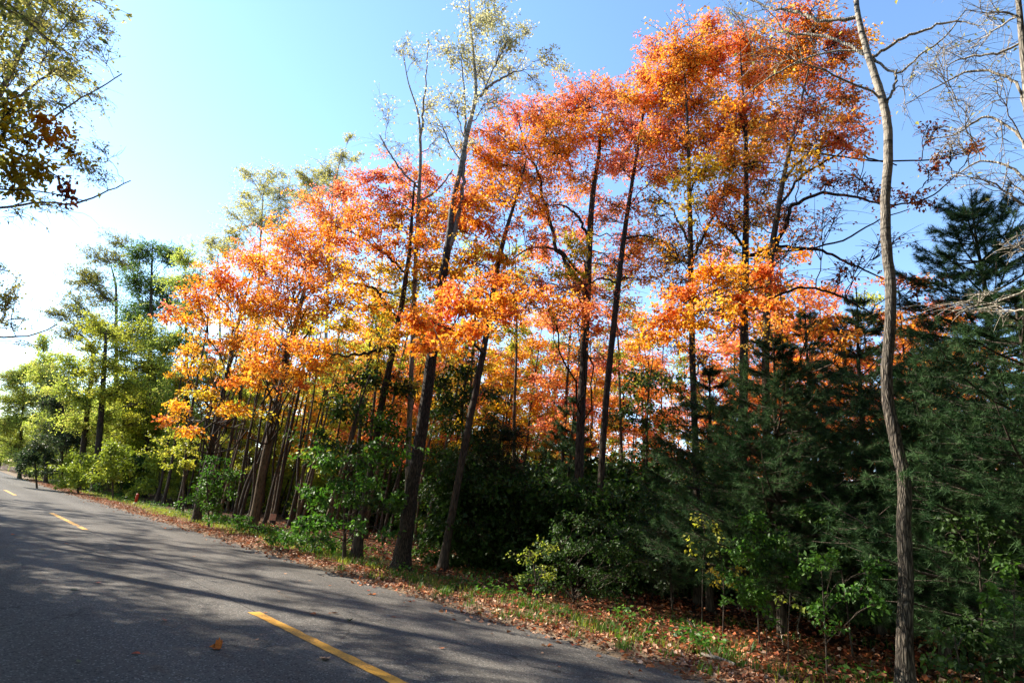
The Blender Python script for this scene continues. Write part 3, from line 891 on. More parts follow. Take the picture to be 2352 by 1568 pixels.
px_tree('maple_tree', 'dark twin-stemmed maple with red-orange crown and a limb curving up beside the poplar', 'maple tree', 1326, 17.0,
        [(1328, 1200, 30), (1331, 1060, 28), (1337, 900, 27), (1345, 730, 25), (1352, 600, 22), (1362, 450, 17), (1376, 350, 11), (1383, 260, 5)],
        [(1330, 235, 80, 45, None, 1.2, 'red'), (1415, 225, 60, 40, None, 1.2, 'red'), (1250, 255, 65, 40, None, 1.2, 'red'), (1180, 258, 50, 30, None, 1, 'red'), (1380, 310, 70, 45), (1300, 340, 85, 50), (1170, 340, 75, 45),
         (1100, 365, 60, 35), (1220, 410, 85, 40), (1095, 430, 70, 38), (1045, 485, 40, 30), (1270, 300, 60, 40), (1130, 300, 50, 30, None, 1, 'red'), (1400, 480, 50, 45, None, .55, 'red'), (1340, 560, 55, 38, 15.5, .8, 'yellow'), (1300, 610, 50, 30, 15.5, .7, 'yellow'),
         (1250, 580, 60, 40, 19, .5, 'red'), (1215, 640, 50, 30, None, .6, 'red'), (1330, 400, 60, 40, None, .4), (1260, 470, 60, 40, None, .3), (1250, 690, 70, 25, 13, 1.0), (1340, 715, 50, 25, 13.5, 1.1, 'red'), (1365, 745, 20, 18, 13, 1, 'red'),
         (1300, 260, 60, 40, 18, .8, 'red'), (1160, 440, 60, 40, None, .9), (1065, 450, 52, 38, 16, 1.3), (1050, 525, 46, 36, 16, 1.2), (1100, 500, 50, 30, 16, .9), (1230, 540, 60, 36, None, .7, 'red'), (1200, 690, 60, 26, None, .9), (1290, 660, 50, 28, None, .8, 'amber'), (1150, 640, 60, 26, None, .8, 'amber'), (1240, 480, 60, 34, None, .7), (1390, 400, 35, 40, None, .5, 'red')],
        'orange', leaf=.092, bark=DARKBARK, fill=18, fill_pal='red', twig_r=.008, fill_w=100,
        limbs=[[(1340, 690, 16), (1310, 620, 14), (1272, 550, 12), (1252, 470, 10), (1236, 400, 8), (1205, 330, 5), (1190, 270, 3)],
               [(1300, 640, 9), (1265, 570, 8), (1220, 570, 6), (1170, 600, 4)], [(1355, 545, 10), (1320, 490, 8), (1285, 470, 5), (1240, 480, 3)]])

px_tree('maple_tree', 'narrow red maple whose single dark trunk leans beside the twin-stemmed maple', 'maple tree', 1374, 16.0,
        [(1377, 1180, 21), (1384, 1040, 21), (1393, 900, 20), (1412, 730, 19), (1432, 560, 16), (1452, 420, 12), (1470, 310, 8), (1488, 200, 4)],
        [(1480, 170, 40, 45, None, 1.1, 'red'), (1500, 240, 50, 45, None, 1, 'red'), (1500, 330, 45, 45, None, .5, 'red'), (1445, 470, 45, 35, None, .45, 'red'), (1500, 450, 50, 40, None, .3, 'amber'), (1410, 620, 40, 30, 17, .4, 'amber'), (1480, 560, 50, 40, 18, .35, 'yellow'), (1450, 700, 40, 30, 18, .35, 'amber'), (1460, 230, 40, 40, None, .9, 'orange'), (1440, 560, 50, 36, None, .6), (1425, 385, 50, 36, None, .8), (1470, 640, 50, 30, None, .6, 'amber'), (1455, 300, 46, 36, None, 1.0), (1520, 400, 50, 36, None, .7)],
        'red', leaf=.088, bark=DARKBARK, fill=12, fill_pal='red', twig_r=.008, fill_w=55, limbs=[[(1434, 550, 8), (1480, 540, 6), (1530, 560, 4)], [(1425, 640, 8), (1380, 640, 6), (1340, 660, 4)]])

px_tree('maple_tree', 'straight dark maple with broad blazing orange top behind the yellow sapling', 'maple tree', 1603, 15.0,
        [(1602, 1250, 22), (1600, 1150, 21), (1596, 1000, 20), (1590, 800, 19), (1586, 600, 17), (1584, 450, 14), (1580, 300, 9), (1572, 160, 4)],
        [(1630, 60, 45, 40, None, 1.3, 'red'), (1555, 120, 75, 50, None, 1.3, 'orange'), (1490, 110, 40, 40, None, 1.1, 'red'), (1600, 160, 80, 50), (1520, 200, 70, 45), (1600, 240, 80, 45), (1540, 280, 60, 45, None, 1.0), (1575, 335, 55, 40), (1600, 400, 70, 45, None, 1, 'yellow'), (1550, 400, 50, 40, None, .7, 'amber'),
         (1600, 490, 60, 40, None, .5, 'yellow'), (1540, 520, 50, 40, None, .35, 'red'), (1650, 470, 50, 40, None, .5, 'red'), (1500, 290, 40, 40, None, .6, 'red'), (1650, 130, 50, 50, None, 1.2), (1560, 180, 60, 60, 16.5, 1.0), (1600, 560, 60, 34, None, .6, 'amber'), (1540, 600, 50, 30, None, .6), (1620, 330, 60, 40, None, .9)],
        'orange', leaf=.088, bark=DARKBARK, fill=18, fill_pal='amber', twig_r=.008, fill_w=95, limbs=[[(1586, 610, 9), (1620, 530, 8), (1645, 480, 6), (1680, 420, 4)], [(1585, 560, 8), (1560, 510, 7), (1545, 480, 5), (1500, 440, 3)]])

px_tree('maple_tree', 'dark straight maple rising out of the young pine with orange sprays at mid height', 'maple tree', 1705, 15.6,
        [(1705, 1200, 29), (1706, 1000, 28), (1708, 860, 26), (1711, 600, 22), (1714, 440, 16), (1712, 300, 11), (1704, 180, 6), (1700, 90, 3)],
        [(1700, 95, 70, 50, None, 1.1), (1760, 120, 70, 50, None, 1.1), (1720, 180, 70, 45, None, 1.1), (1700, 260, 75, 45), (1650, 300, 50, 40), (1740, 300, 70, 40, None, 1.2), (1670, 360, 60, 35), (1740, 380, 60, 40, None, .9, 'red'), (1700, 450, 60, 40, None, .6, 'amber'), (1640, 560, 60, 40, None, .35, 'yellow'), (1770, 470, 50, 40, None, .35, 'red'), (1660, 500, 60, 40, None, .5, 'red'),
         (1570, 675, 60, 32, 11.5, 1.1), (1660, 640, 75, 35, 11.5, 1.2, 'amber'), (1760, 615, 50, 22, 11.5, 1.1), (1640, 710, 75, 28, 11, 1.1, 'amber'), (1530, 735, 65, 28, 11, 1.1), (1465, 785, 30, 16, 11, 1, 'amber'), (1730, 690, 45, 28, 11, 1.0), (1790, 715, 38, 18, 10.5, 1.1), (1540, 780, 30, 20, 11, .9, 'amber'), (1600, 750, 50, 18, 11, .9, 'amber'), (1780, 650, 30, 22, 11, 1)],
        'orange', leaf=.092, bark=DARKBARK, fill=18, fill_pal='orange', twig_r=.008, fill_w=95,
        limbs=[[(1712, 590, 12), (1760, 572, 11), (1830, 568, 10), (1888, 576, 9), (1950, 605, 7), (2030, 640, 4)], [(1888, 576, 7), (1950, 545, 6), (2030, 500, 4), (2090, 480, 3)], [(1711, 620, 8), (1670, 660, 7, 13.5), (1600, 680, 5, 12), (1540, 720, 3, 11)], [(1712, 560, 9), (1650, 500, 7), (1620, 440, 5)]])

px_tree('maple_tree', 'maple with lit grey-brown lower trunk and long bare limbs reaching behind the aspen', 'maple tree', 1766, 14.0,
        [(1766, 1200, 27), (1764, 1100, 26), (1760, 960, 25), (1759, 800, 24), (1768, 610, 21), (1796, 430, 15), (1815, 340, 11), (1838, 240, 8), (1860, 150, 5), (1880, 70, 3)],
        [(1860, 80, 80, 50, None, 1.3), (1930, 110, 50, 60, None, 1.2), (1800, 140, 60, 50, None, 1.1), (1870, 170, 70, 45, None, 1.0), (1930, 200, 50, 40, None, .6, 'russet'), (1860, 250, 70, 45, None, .6, 'russet'), (1950, 270, 40, 40, None, .8, 'red'), (1880, 330, 75, 40, None, .9, 'amber'), (1930, 310, 60, 35, None, 1.0, 'red'), (1800, 300, 50, 50, None, .7, 'red'), (1840, 390, 60, 40, None, .5, 'amber'), (1900, 420, 50, 35, None, .3, 'russet'),
         (1960, 400, 60, 50, None, .14, 'russet'), (1900, 520, 80, 50, None, .06, 'russet'), (2000, 450, 50, 50, None, .2, 'russet'), (2095, 450, 55, 35, None, .45, 'russet'), (2145, 410, 40, 25, None, .4, 'russet'), (2130, 310, 45, 35, None, .25, 'russet'), (2180, 350, 40, 25, None, .2, 'russet'), (2250, 347, 38, 10, None, 1.2, 'red'), (2150, 360, 25, 15, None, .6, 'red'),
         (1990, 340, 30, 30, None, .5, 'red'), (1930, 640, 70, 50, None, .05, 'russet'), (2120, 640, 60, 28, None, .4, 'russet'), (2090, 690, 60, 30, None, .25, 'russet'), (1980, 600, 60, 50, None, .08, 'russet'), (1890, 742, 32, 18, 11, 1.0), (1945, 765, 34, 14, 10.5, 1.1), (1800, 500, 50, 40, None, .15, 'russet'), (2040, 560, 60, 40, None, .06, 'russet'), (1840, 30, 60, 30, None, 1.0)],
        'orange', leaf=.088, bark=BROWNBARK, twig=DARKBARK, tips_k=1.5, fill=16, fill_pal='amber', twig_r=.008, fill_w=100,
        limbs=[[(1770, 590, 14), (1800, 530, 13), (1825, 470, 12), (1880, 445, 10), (1960, 452, 8), (2040, 470, 6), (2130, 455, 5), (2200, 400, 3)],
               [(1798, 425, 9), (1850, 360, 8), (1920, 330, 7), (1990, 360, 5), (2060, 380, 4)],
               [(1822, 480, 9), (1850, 400, 8), (1930, 350, 6), (1990, 300, 3)],
               [(1764, 690, 9), (1840, 660, 8), (1930, 680, 7), (2000, 720, 5)],
               [(1990, 360, 6), (2080, 370, 5), (2160, 365, 4), (2240, 345, 3)]])

px_tree('maple_tree', 'maple with thick dark base and orange-red crown rising behind the green understory tree', 'maple tree', 818, 17.0,
        [(822, 1240, 30), (838, 1150, 24), (858, 1040, 22), (878, 920, 21), (903, 800, 19), (922, 700, 17), (938, 600, 14), (946, 500, 10), (952, 420, 5)],
        [(840, 395, 45, 35, 19, 1.1, 'red'), (920, 395, 55, 35, 19, 1.0, 'red'), (980, 395, 35, 30, 18, .9, 'red'), (785, 440, 45, 32, 19, 1.2, 'red'), (870, 460, 75, 40, 18.5, .9, 'red'), (960, 480, 45, 45, None, .45, 'amber'), (860, 555, 65, 40, None, .8), (900, 620, 65, 45, None, .7, 'yellow'), (830, 640, 60, 40, None, .8, 'amber'), (980, 560, 40, 30, None, .3, 'amber'), (800, 740, 50, 40, None, .7, 'yellow'), (870, 710, 45, 40, None, .5, 'yellow'), (940, 690, 30, 40, None, .3, 'yellow'), (790, 560, 60, 40, 18, 1.0), (990, 430, 30, 30, 17, .6, 'red'), (940, 550, 50, 36, None, .8), (1000, 510, 40, 36, None, .7), (965, 640, 50, 34, None, .8, 'amber'), (890, 765, 50, 26, 15.5, .9, 'amber'), (820, 500, 60, 36, 18, 1.0), (890, 520, 60, 34, 18, .9), (850, 690, 60, 30, 16, .9, 'amber'), (930, 460, 50, 34, 18, .9, 'red')],
        'orange', leaf=.10, bark=DARKBARK, fill=16, fill_pal='yellow', twig_r=.008, fill_w=85, limbs=[[(922, 730, 12), (895, 710, 11), (868, 670, 9), (830, 652, 7), (784, 653, 5)], [(905, 795, 13), (880, 800, 12), (835, 812, 9), (780, 815, 6), (720, 800, 3)], [(935, 620, 9), (880, 580, 7), (820, 540, 5), (770, 520, 3)]])

px_tree('maple_tree', 'pale brown leaning maple trunk with wide orange crown spread over the road verge', 'maple tree', 577, 25.4,
        [(585, 1180, 25), (600, 1100, 23), (622, 1000, 22), (650, 865, 18), (680, 740, 15), (716, 610, 11), (745, 520, 6), (760, 460, 3)],
        [(740, 485, 60, 38, 23, 1.2), (665, 530, 70, 38, 22, 1.3), (760, 540, 70, 40, 23, 1.1), (700, 585, 90, 40, 22, 1.2), (690, 640, 95, 38, 20, 1.2), (600, 610, 60, 35, 21, 1.3), (780, 610, 70, 45, 22, 1.0, 'amber'), (770, 690, 70, 40, 20, 1.0, 'amber'), (690, 720, 60, 35, 19, .9, 'amber'), (645, 785, 90, 30, 17, 1.2), (755, 790, 60, 28, 17, 1.1, 'amber'), (600, 832, 70, 30, 17, 1.3), (545, 880, 45, 22, 17, 1.3), (690, 845, 60, 22, 18, 1.0, 'amber'), (640, 870, 50, 18, 18, 1.0), (740, 840, 40, 20, 18, .8, 'amber'), (800, 480, 50, 35, 23, .9, 'red'), (630, 690, 60, 35, 20, 1.1)],
        'orange', leaf=.108, bark=BROWNBARK, twig=DARKBARK, lmin=3.0)

px_tree('maple_tree', 'dark forked maple with low orange and amber tiers reaching farthest over the road', 'maple tree', 452, 27.0,
        [(457, 1160, 22), (480, 1051, 20), (508, 920, 17), (535, 800, 12), (560, 690, 8), (585, 620, 4)],
        [(500, 640, 60, 34, 22, 1.3), (580, 590, 55, 35, 23, 1.2), (560, 670, 80, 36, 22, 1.3), (440, 690, 55, 34, 22, 1.3), (395, 718, 32, 20, 22, 1.2, 'red'), (430, 730, 40, 18, 22, 1.1), (610, 700, 60, 35, 22, 1.1, 'amber'), (530, 720, 50, 28, 23, .9, 'amber'), (540, 780, 55, 24, 20, 1.2), (500, 800, 25, 12, 20, .8, 'red'), (430, 835, 35, 14, 21, .9, 'amber'), (480, 830, 40, 22, 22, .9, 'yellow'), (400, 945, 45, 22, 20, 1.1, 'amber'), (455, 985, 50, 16, 19, 1.1, 'amber'), (520, 945, 60, 20, 20, 1.1, 'amber'), (380, 960, 35, 15, 20, .9, 'orange'), (590, 945, 40, 14, 21, .9, 'yellow'), (430, 910, 45, 18, 22, .8, 'yellow'), (560, 860, 40, 20, 19, 1.2)],
        'orange', leaf=.108, bark=DARKBARK, lmin=2.5, limbs=[[(482, 1045, 12), (496, 1000, 10), (500, 960, 8), (470, 920, 5)]])

# ------------------------------------------------------------------ understory and pines
px_tree('understory_tree', 'bushy glossy green young tree in front of the stout double-trunked poplar', 'young tree', 790, 16.0,
        [(792, 1200, 10), (800, 1080, 9), (820, 950, 7), (850, 860, 4)],
        [(850, 870, 60, 45, 17, .9, 'green'), (800, 930, 60, 45, 17, 1.0, 'green'), (880, 960, 60, 50, 16.5, 1.0, 'fresh'), (770, 1020, 60, 45, 16, 1.0, 'green'), (850, 1050, 70, 45, 15.5, 1.1, 'fresh'), (740, 1065, 55, 35, 15, 1.1, 'fresh'), (800, 1110, 70, 35, 15, 1.2, 'fresh'), (740, 1140, 50, 25, 14.5, 1.0, 'fresh'), (860, 1150, 60, 35, 15, 1.0, 'green'), (760, 1200, 70, 25, 14.2, 1.3, 'fresh'), (840, 1215, 55, 22, 14.2, 1.2, 'fresh'), (690, 1210, 40, 22, 14.5, 1.1, 'fresh'), (905, 1040, 40, 50, 16, .8, 'green'), (920, 1160, 40, 30, 14.5, .8, 'fresh'), (700, 1040, 30, 15, 15, .8, 'lime'), (905, 890, 40, 40, 18, .9, 'green')],
        'fresh', leaf=.12, leafmat=GLOSSY, bark=DARKBARK, split=False, twig_r=.006)
px_tree('understory_tree', 'dark green young tree between the stout poplar and the leaning maple', 'young tree', 1060, 18.5,
        [(1060, 1200, 9), (1062, 1050, 8), (1066, 900, 6), (1080, 830, 3)],
        [(1010, 880, 45, 40, None, 1.0), (1080, 850, 50, 40, None, 1.0), (1060, 930, 60, 45, None, 1.1), (1130, 900, 50, 35, None, .8), (1010, 970, 40, 45, None, 1.0), (1080, 1000, 60, 40, None, 1.0), (1020, 1060, 50, 40, None, 1.0), (1140, 960, 40, 30, None, .6), (1090, 1080, 60, 40, None, 1.0), (1000, 1130, 50, 40, None, .9), (1060, 1160, 60, 40, None, .9)],
        'green', leaf=.115, leafmat=GLOSSY, bark=DARKBARK, split=False)
px_tree('understory_tree', 'dark green leafy sapling thicket tree behind the narrow red maple trunk', 'young tree', 1480, 21,
        [(1482, 1200, 9), (1485, 1050, 8), (1490, 900, 5), (1500, 820, 3)],
        [(1470, 880, 55, 35, None, .8), (1540, 870, 55, 35, None, .8), (1440, 950, 50, 40, None, .8), (1520, 960, 60, 40, None, .8), (1480, 1040, 60, 40, None, .9), (1560, 1050, 50, 50, None, .9), (1430, 1080, 50, 40, None, .9), (1500, 1120, 70, 40, None, .9), (1400, 1130, 40, 30, None, .9)],
        'green', leaf=.12, leafmat=GLOSSY, bark=DARKBARK, split=False)

SHRUBS = [
    ('grey-green small-leaved bush behind the leaning maple', 1130, 18.0, [(1120, 1030, 60, 50), (1170, 1000, 50, 40), (1110, 1100, 70, 45), (1180, 1080, 60, 45), (1060, 1080, 50, 40), (1150, 1160, 70, 40), (1210, 1150, 50, 40), (1080, 1180, 60, 40)], 'dull', .055, 1.1),
    ('wide dark arching bush standing in leaf litter before the twin-stemmed maple', 1320, 12.5, [(1255, 1262, 34, 22), (1290, 1215, 30, 20), (1335, 1195, 36, 16), (1385, 1205, 34, 18), (1430, 1212, 40, 14), (1235, 1300, 30, 26), (1300, 1270, 46, 30), (1360, 1255, 46, 30), (1420, 1262, 44, 26), (1462, 1250, 26, 16), (1265, 1335, 34, 18), (1330, 1320, 60, 26), (1400, 1325, 56, 24), (1455, 1310, 34, 26), (1490, 1285, 26, 14), (1380, 1362, 60, 14), (1310, 1180, 22, 10), (1205, 1330, 22, 12)], 'green', .07, 1.0),
    ('thin yellowing shrub at the edge of the wide dark arching bush', 1235, 12.0, [(1215, 1270, 35, 25), (1245, 1310, 35, 25), (1200, 1330, 25, 15), (1260, 1250, 30, 20), (1230, 1370, 25, 15)], 'lime', .06, .35),
    ('dark bush behind the yellow sapling', 1545, 13.5, [(1520, 1230, 45, 40), (1560, 1210, 45, 35), (1500, 1290, 45, 40), (1580, 1280, 40, 40), (1540, 1330, 50, 30)], 'dull', .06, 1.0),
    ('fine-leaved green shrub right under the young pine and over the litter bank', 1745, 10.5, [(1720, 1200, 35, 35), (1700, 1260, 40, 35), (1760, 1240, 50, 35), (1750, 1300, 60, 35), (1700, 1330, 45, 35), (1800, 1290, 45, 35), (1740, 1370, 45, 30), (1690, 1380, 25, 25), (1830, 1330, 35, 25)], 'fresh', .06, 1.0),
    ('trailing leafy shrub beside the aspen trunk', 1900, 9.2, [(1880, 1300, 40, 30), (1930, 1280, 45, 30), (1900, 1360, 35, 35), (1880, 1410, 25, 30), (1950, 1350, 45, 35), (1990, 1300, 40, 30), (1920, 1440, 30, 20), (2010, 1380, 30, 40)], 'fresh', .07, .6),
    ('green bush growing in deep shade under the big pines', 1960, 11.0, [(1890, 1200, 50, 25), (1950, 1215, 60, 25), (2010, 1240, 45, 30), (1850, 1180, 35, 20), (1980, 1290, 50, 40)], 'green', .075, .9),
    ('straggling green shrub with a lit top behind the aspen', 2260, 9.5, [(2240, 1180, 55, 35), (2190, 1210, 40, 30), (2290, 1230, 50, 35), (2320, 1290, 40, 40), (2230, 1270, 50, 35), (2340, 1200, 35, 30)], 'green', .08, .8),
    ('yellow-tinged shrub at the frame edge beyond the aspen', 2330, 8.5, [(2330, 1330, 35, 30), (2300, 1380, 40, 30), (2350, 1400, 35, 35)], 'fresh', .075, .6),
    ('low dark shrub on the litter beside the aspen foot', 2220, 8.0, [(2180, 1440, 50, 40), (2250, 1440, 55, 45), (2310, 1480, 50, 40), (2200, 1510, 50, 35), (2270, 1530, 60, 35), (2150, 1520, 35, 30)], 'green', .08, .7),
    ('sunlit yellow-green shrub at the feet of the leaning trunks', 480, 24.0, [(470, 1100, 40, 30), (500, 1130, 35, 30), (450, 1140, 30, 25), (520, 1085, 30, 25), (500, 1165, 40, 18), (480, 1060, 25, 20)], 'fresh', .10, .7),
    ('low sunlit leafy shrub beside the pink notice', 600, 22.0, [(555, 1200, 46, 14), (605, 1222, 42, 12), (655, 1232, 40, 12), (515, 1190, 35, 14)], 'fresh', .10, 1.1),
    ('low green shrub beneath the glossy young tree', 690, 17.5, [(660, 1235, 45, 22), (710, 1240, 45, 20), (620, 1230, 35, 18), (740, 1250, 30, 16)], 'fresh', .10, 1.0),
    ('yellow-leaved shrub among the dark slender trunks', 420, 32.0, [(430, 1030, 35, 30), (410, 1060, 35, 25), (440, 1075, 30, 22), (450, 1000, 30, 20), (380, 1030, 35, 30), (400, 1000, 30, 25)], 'yelgreen', .11, .5),
    ('grey-green roadside bush at the bend beyond the marker post', 85, 50.0, [(70, 1050, 35, 30), (105, 1060, 30, 30), (90, 1020, 35, 25), (60, 1080, 25, 14), (115, 1085, 25, 14)], 'dull', .17, 1.3),
    ('yellow-green roadside bush under the two dark trunks', 180, 47.0, [(165, 1085, 35, 25), (195, 1095, 35, 22), (150, 1105, 25, 14), (180, 1060, 30, 20)], 'lime', .17, 1.3),
    ('sunny olive bush between the two dark trunks and the marker post', 260, 43.0, [(250, 1060, 35, 30), (275, 1085, 30, 25), (260, 1020, 30, 30), (240, 1100, 25, 20), (285, 1050, 25, 30)], 'lime', .17, 1.2),
]
for lab, bx, dist, ms, pal, lf, de in SHRUBS:
    top = min(m[1] for m in ms)
    px_tree('shrub', lab, 'shrub', bx, dist, [(bx + (ms[0][0] - bx) * .3, (ground_y(bx, dist) + top) / 2, 5), (bx + (ms[0][0] - bx) * .7, top + 20, 2.5)], ms, pal,
            leaf=lf, leafmat=GLOSSY, bark=TWIG, split=False, dens=de, jit=.5, twig_r=.0035 if dist < 15 else .006, flare_k=.2, rise=1.0,
            crown_name='foliage', trunk_name='stem', lmin=0.0, minr=.004)

px_tree('sapling', 'small sapling with bright yellow leaves standing before the dark bush', 'sapling', 1612, 12.0,
        [(1615, 1300, 4), (1618, 1220, 4), (1610, 1185, 3)],
        [(1600, 1195, 22, 10), (1640, 1200, 22, 10), (1590, 1235, 18, 7), (1645, 1245, 20, 7), (1592, 1262, 16, 7), (1655, 1270, 20, 7), (1625, 1215, 18, 10), (1598, 1290, 9, 5), (1618, 1190, 16, 8)],
        'yelgreen', leaf=.08, bark=TWIG, split=False, dens=.55, jit=.2, twig_r=.003, flare_k=.1, lmin=.5, crown_name='foliage', trunk_name='stem', minr=.005)
px_tree('sapling', 'amber-leaved sapling leaning over the litter beside the fine-leaved green shrub', 'sapling', 1660, 11.0,
        [(1662, 1340, 3.5), (1660, 1310, 2.5)], [(1645, 1310, 25, 10), (1675, 1325, 25, 12), (1640, 1335, 20, 8), (1700, 1310, 20, 10)],
        'yellow', leaf=.07, bark=TWIG, split=False, dens=.5, jit=.2, twig_r=.003, flare_k=.1, lmin=.1, crown_name='foliage', trunk_name='stem', minr=.004)
px_tree('sapling', 'thin seedling with a few pale green leaves at the grassy verge', 'sapling', 1810, 9.0,
        [(1812, 1420, 2.5), (1815, 1360, 2)], [(1790, 1375, 20, 8), (1830, 1385, 18, 8)], 'lime', leaf=.07, bark=TWIG, split=False, dens=.6, jit=.1, twig_r=.003, flare_k=.1, lmin=.1, crown_name='foliage', trunk_name='stem', minr=.004)
px_tree('sapling', 'small seedling with lit green leaves in front of the dark arching bush', 'sapling', 1760, 9.5,
        [(1762, 1420, 2.5)], [(1755, 1395, 22, 14), (1775, 1420, 18, 10)], 'fresh', leaf=.07, bark=TWIG, split=False, dens=.8, jit=.1, twig_r=.003, flare_k=.1, lmin=.0, crown_name='foliage', trunk_name='stem', minr=.004)

# pines
for lab_, px_, pd_, ptop, lo_, rm_, wh_, sd_, per_, tf_, nw_, pw_ in (
        ('young white pine with soft pale-tipped needles between the straight maple and the aspen', 1800, 12.2, 765, .6, 2.7, 16, 11, 1.9, .14, .006, .8),
        ('smaller young pine with spreading lower boughs beside the yellow sapling', 1630, 13.8, 830, .5, 2.2, 13, 12, 1.7, .14, .006, .8),
        ('tall dark pine with upswept spiky top standing clear against the sky', 2375, 14.5, 425, .8, 3.5, 22, 13, 1.4, .18, .008, .6),
        ('mid-sized pine directly behind the aspen trunk', 2030, 14.8, 655, .6, 2.7, 15, 14, 1.5, .16, .0068, .8),
        ('black-green pine peeking over the young white pine', 1890, 18, 690, .8, 2.6, 15, 15, 1.2, .17, .008, .8),
        ('spreading pine beyond the aspen with boughs under the pale dead limbs', 2170, 12.5, 790, .5, 2.6, 14, 19, 1.6, .15, .0062, .8),
        ('shaded dark conifer between the leaning maple and the twin-stemmed maple', 1290, 21, 905, .4, 2.4, 12, 16, 1.2, .17, .009, .8),
        ('shaded pine at the frame edge with boughs over the low dark shrub', 2480, 10.5, 640, .5, 2.9, 15, 17, 1.3, .16, .0068, .8)):
    b_ = P(px_, ground_y(px_, pd_), pd_); b_[2] = 0
    pine('pine_tree', lab_, float(P(px_, ptop, pd_)[2]), lo_, rm_, wh_, sd_, loc=tuple(b_), per=per_, tuft=tf_, needle_w=nw_, pw=pw_)
dp = pine('pine_tree', 'dim pine filling the gap behind the other pines', 8.2, .3, 3.3, 14, 18, loc=(24.0, 8.0, 0), per=.8, tuft=.2, needle_w=.011, group='dim pines deep in the wood')
for x, y, rz, sc in ((22.5, 3.5, 1, 1.0), (27, 13, 2, .9), (19.5, 0.5, 3, .95), (29, 6, 4, 1.1), (25, 1, .4, 1.0), (16.5, -1.5, 2.2, .9), (24.5, 17.5, 5, .62), (31, 20, 1.4, .7), (21, 19, 2.7, .5)):
    dup(dp, (x, y, 0), rz, sc)

# bare tree at the upper right edge (trunk just inside the frame edge)
px_tree('bare_tree', 'leafless pale-barked tree at the frame edge spreading bare grey branches across the sky', 'bare tree', 2395, 8.6,
        [(2390, 1400, 34), (2388, 1100, 32), (2382, 800, 29), (2375, 500, 26), (2362, 250, 22), (2345, 60, 17), (2335, -60, 12), (2330, -200, 5)],
        [(2230, 110, 60, 45, None, .004), (2280, 200, 60, 40, None, .004), (2210, 270, 60, 35, None, .004), (2310, 130, 40, 40, None, .004), (2290, 330, 60, 40, None, .004), (2240, 400, 60, 35, None, .004), (2180, 210, 40, 30, None, .004), (2250, 30, 60, 30, None, .004), (2320, 420, 40, 30, None, .004), (2200, -60, 70, 50, None, .004), (2300, -100, 70, 50, None, .004),
         (2250, 690, 55, 20, 8.4, .004), (2290, 720, 50, 22, 8.4, .004), (2200, 320, 50, 30, None, .004), (2150, 150, 50, 40, None, .004), (2330, 560, 30, 20, None, .004)],
        'paleyel', leaf=.06, bark=GREYBARK, twig=PALETWIG, twig_r=.0042, rise=.25, tips_k=4, droop=.1,
        limbs=[[(2370, 380, 9), (2330, 300, 8), (2260, 270, 7), (2190, 310, 5), (2120, 320, 3)], [(2362, 260, 9), (2310, 175, 8), (2230, 165, 7), (2150, 200, 4), (2080, 240, 3)], [(2350, 110, 8), (2300, 120, 7), (2230, 130, 6), (2170, 150, 3)],
               [(2378, 640, 8), (2350, 670, 7), (2300, 690, 6), (2230, 705, 4), (2185, 715, 3)], [(2376, 430, 9), (2330, 390, 8), (2260, 370, 6), (2180, 410, 3)]])

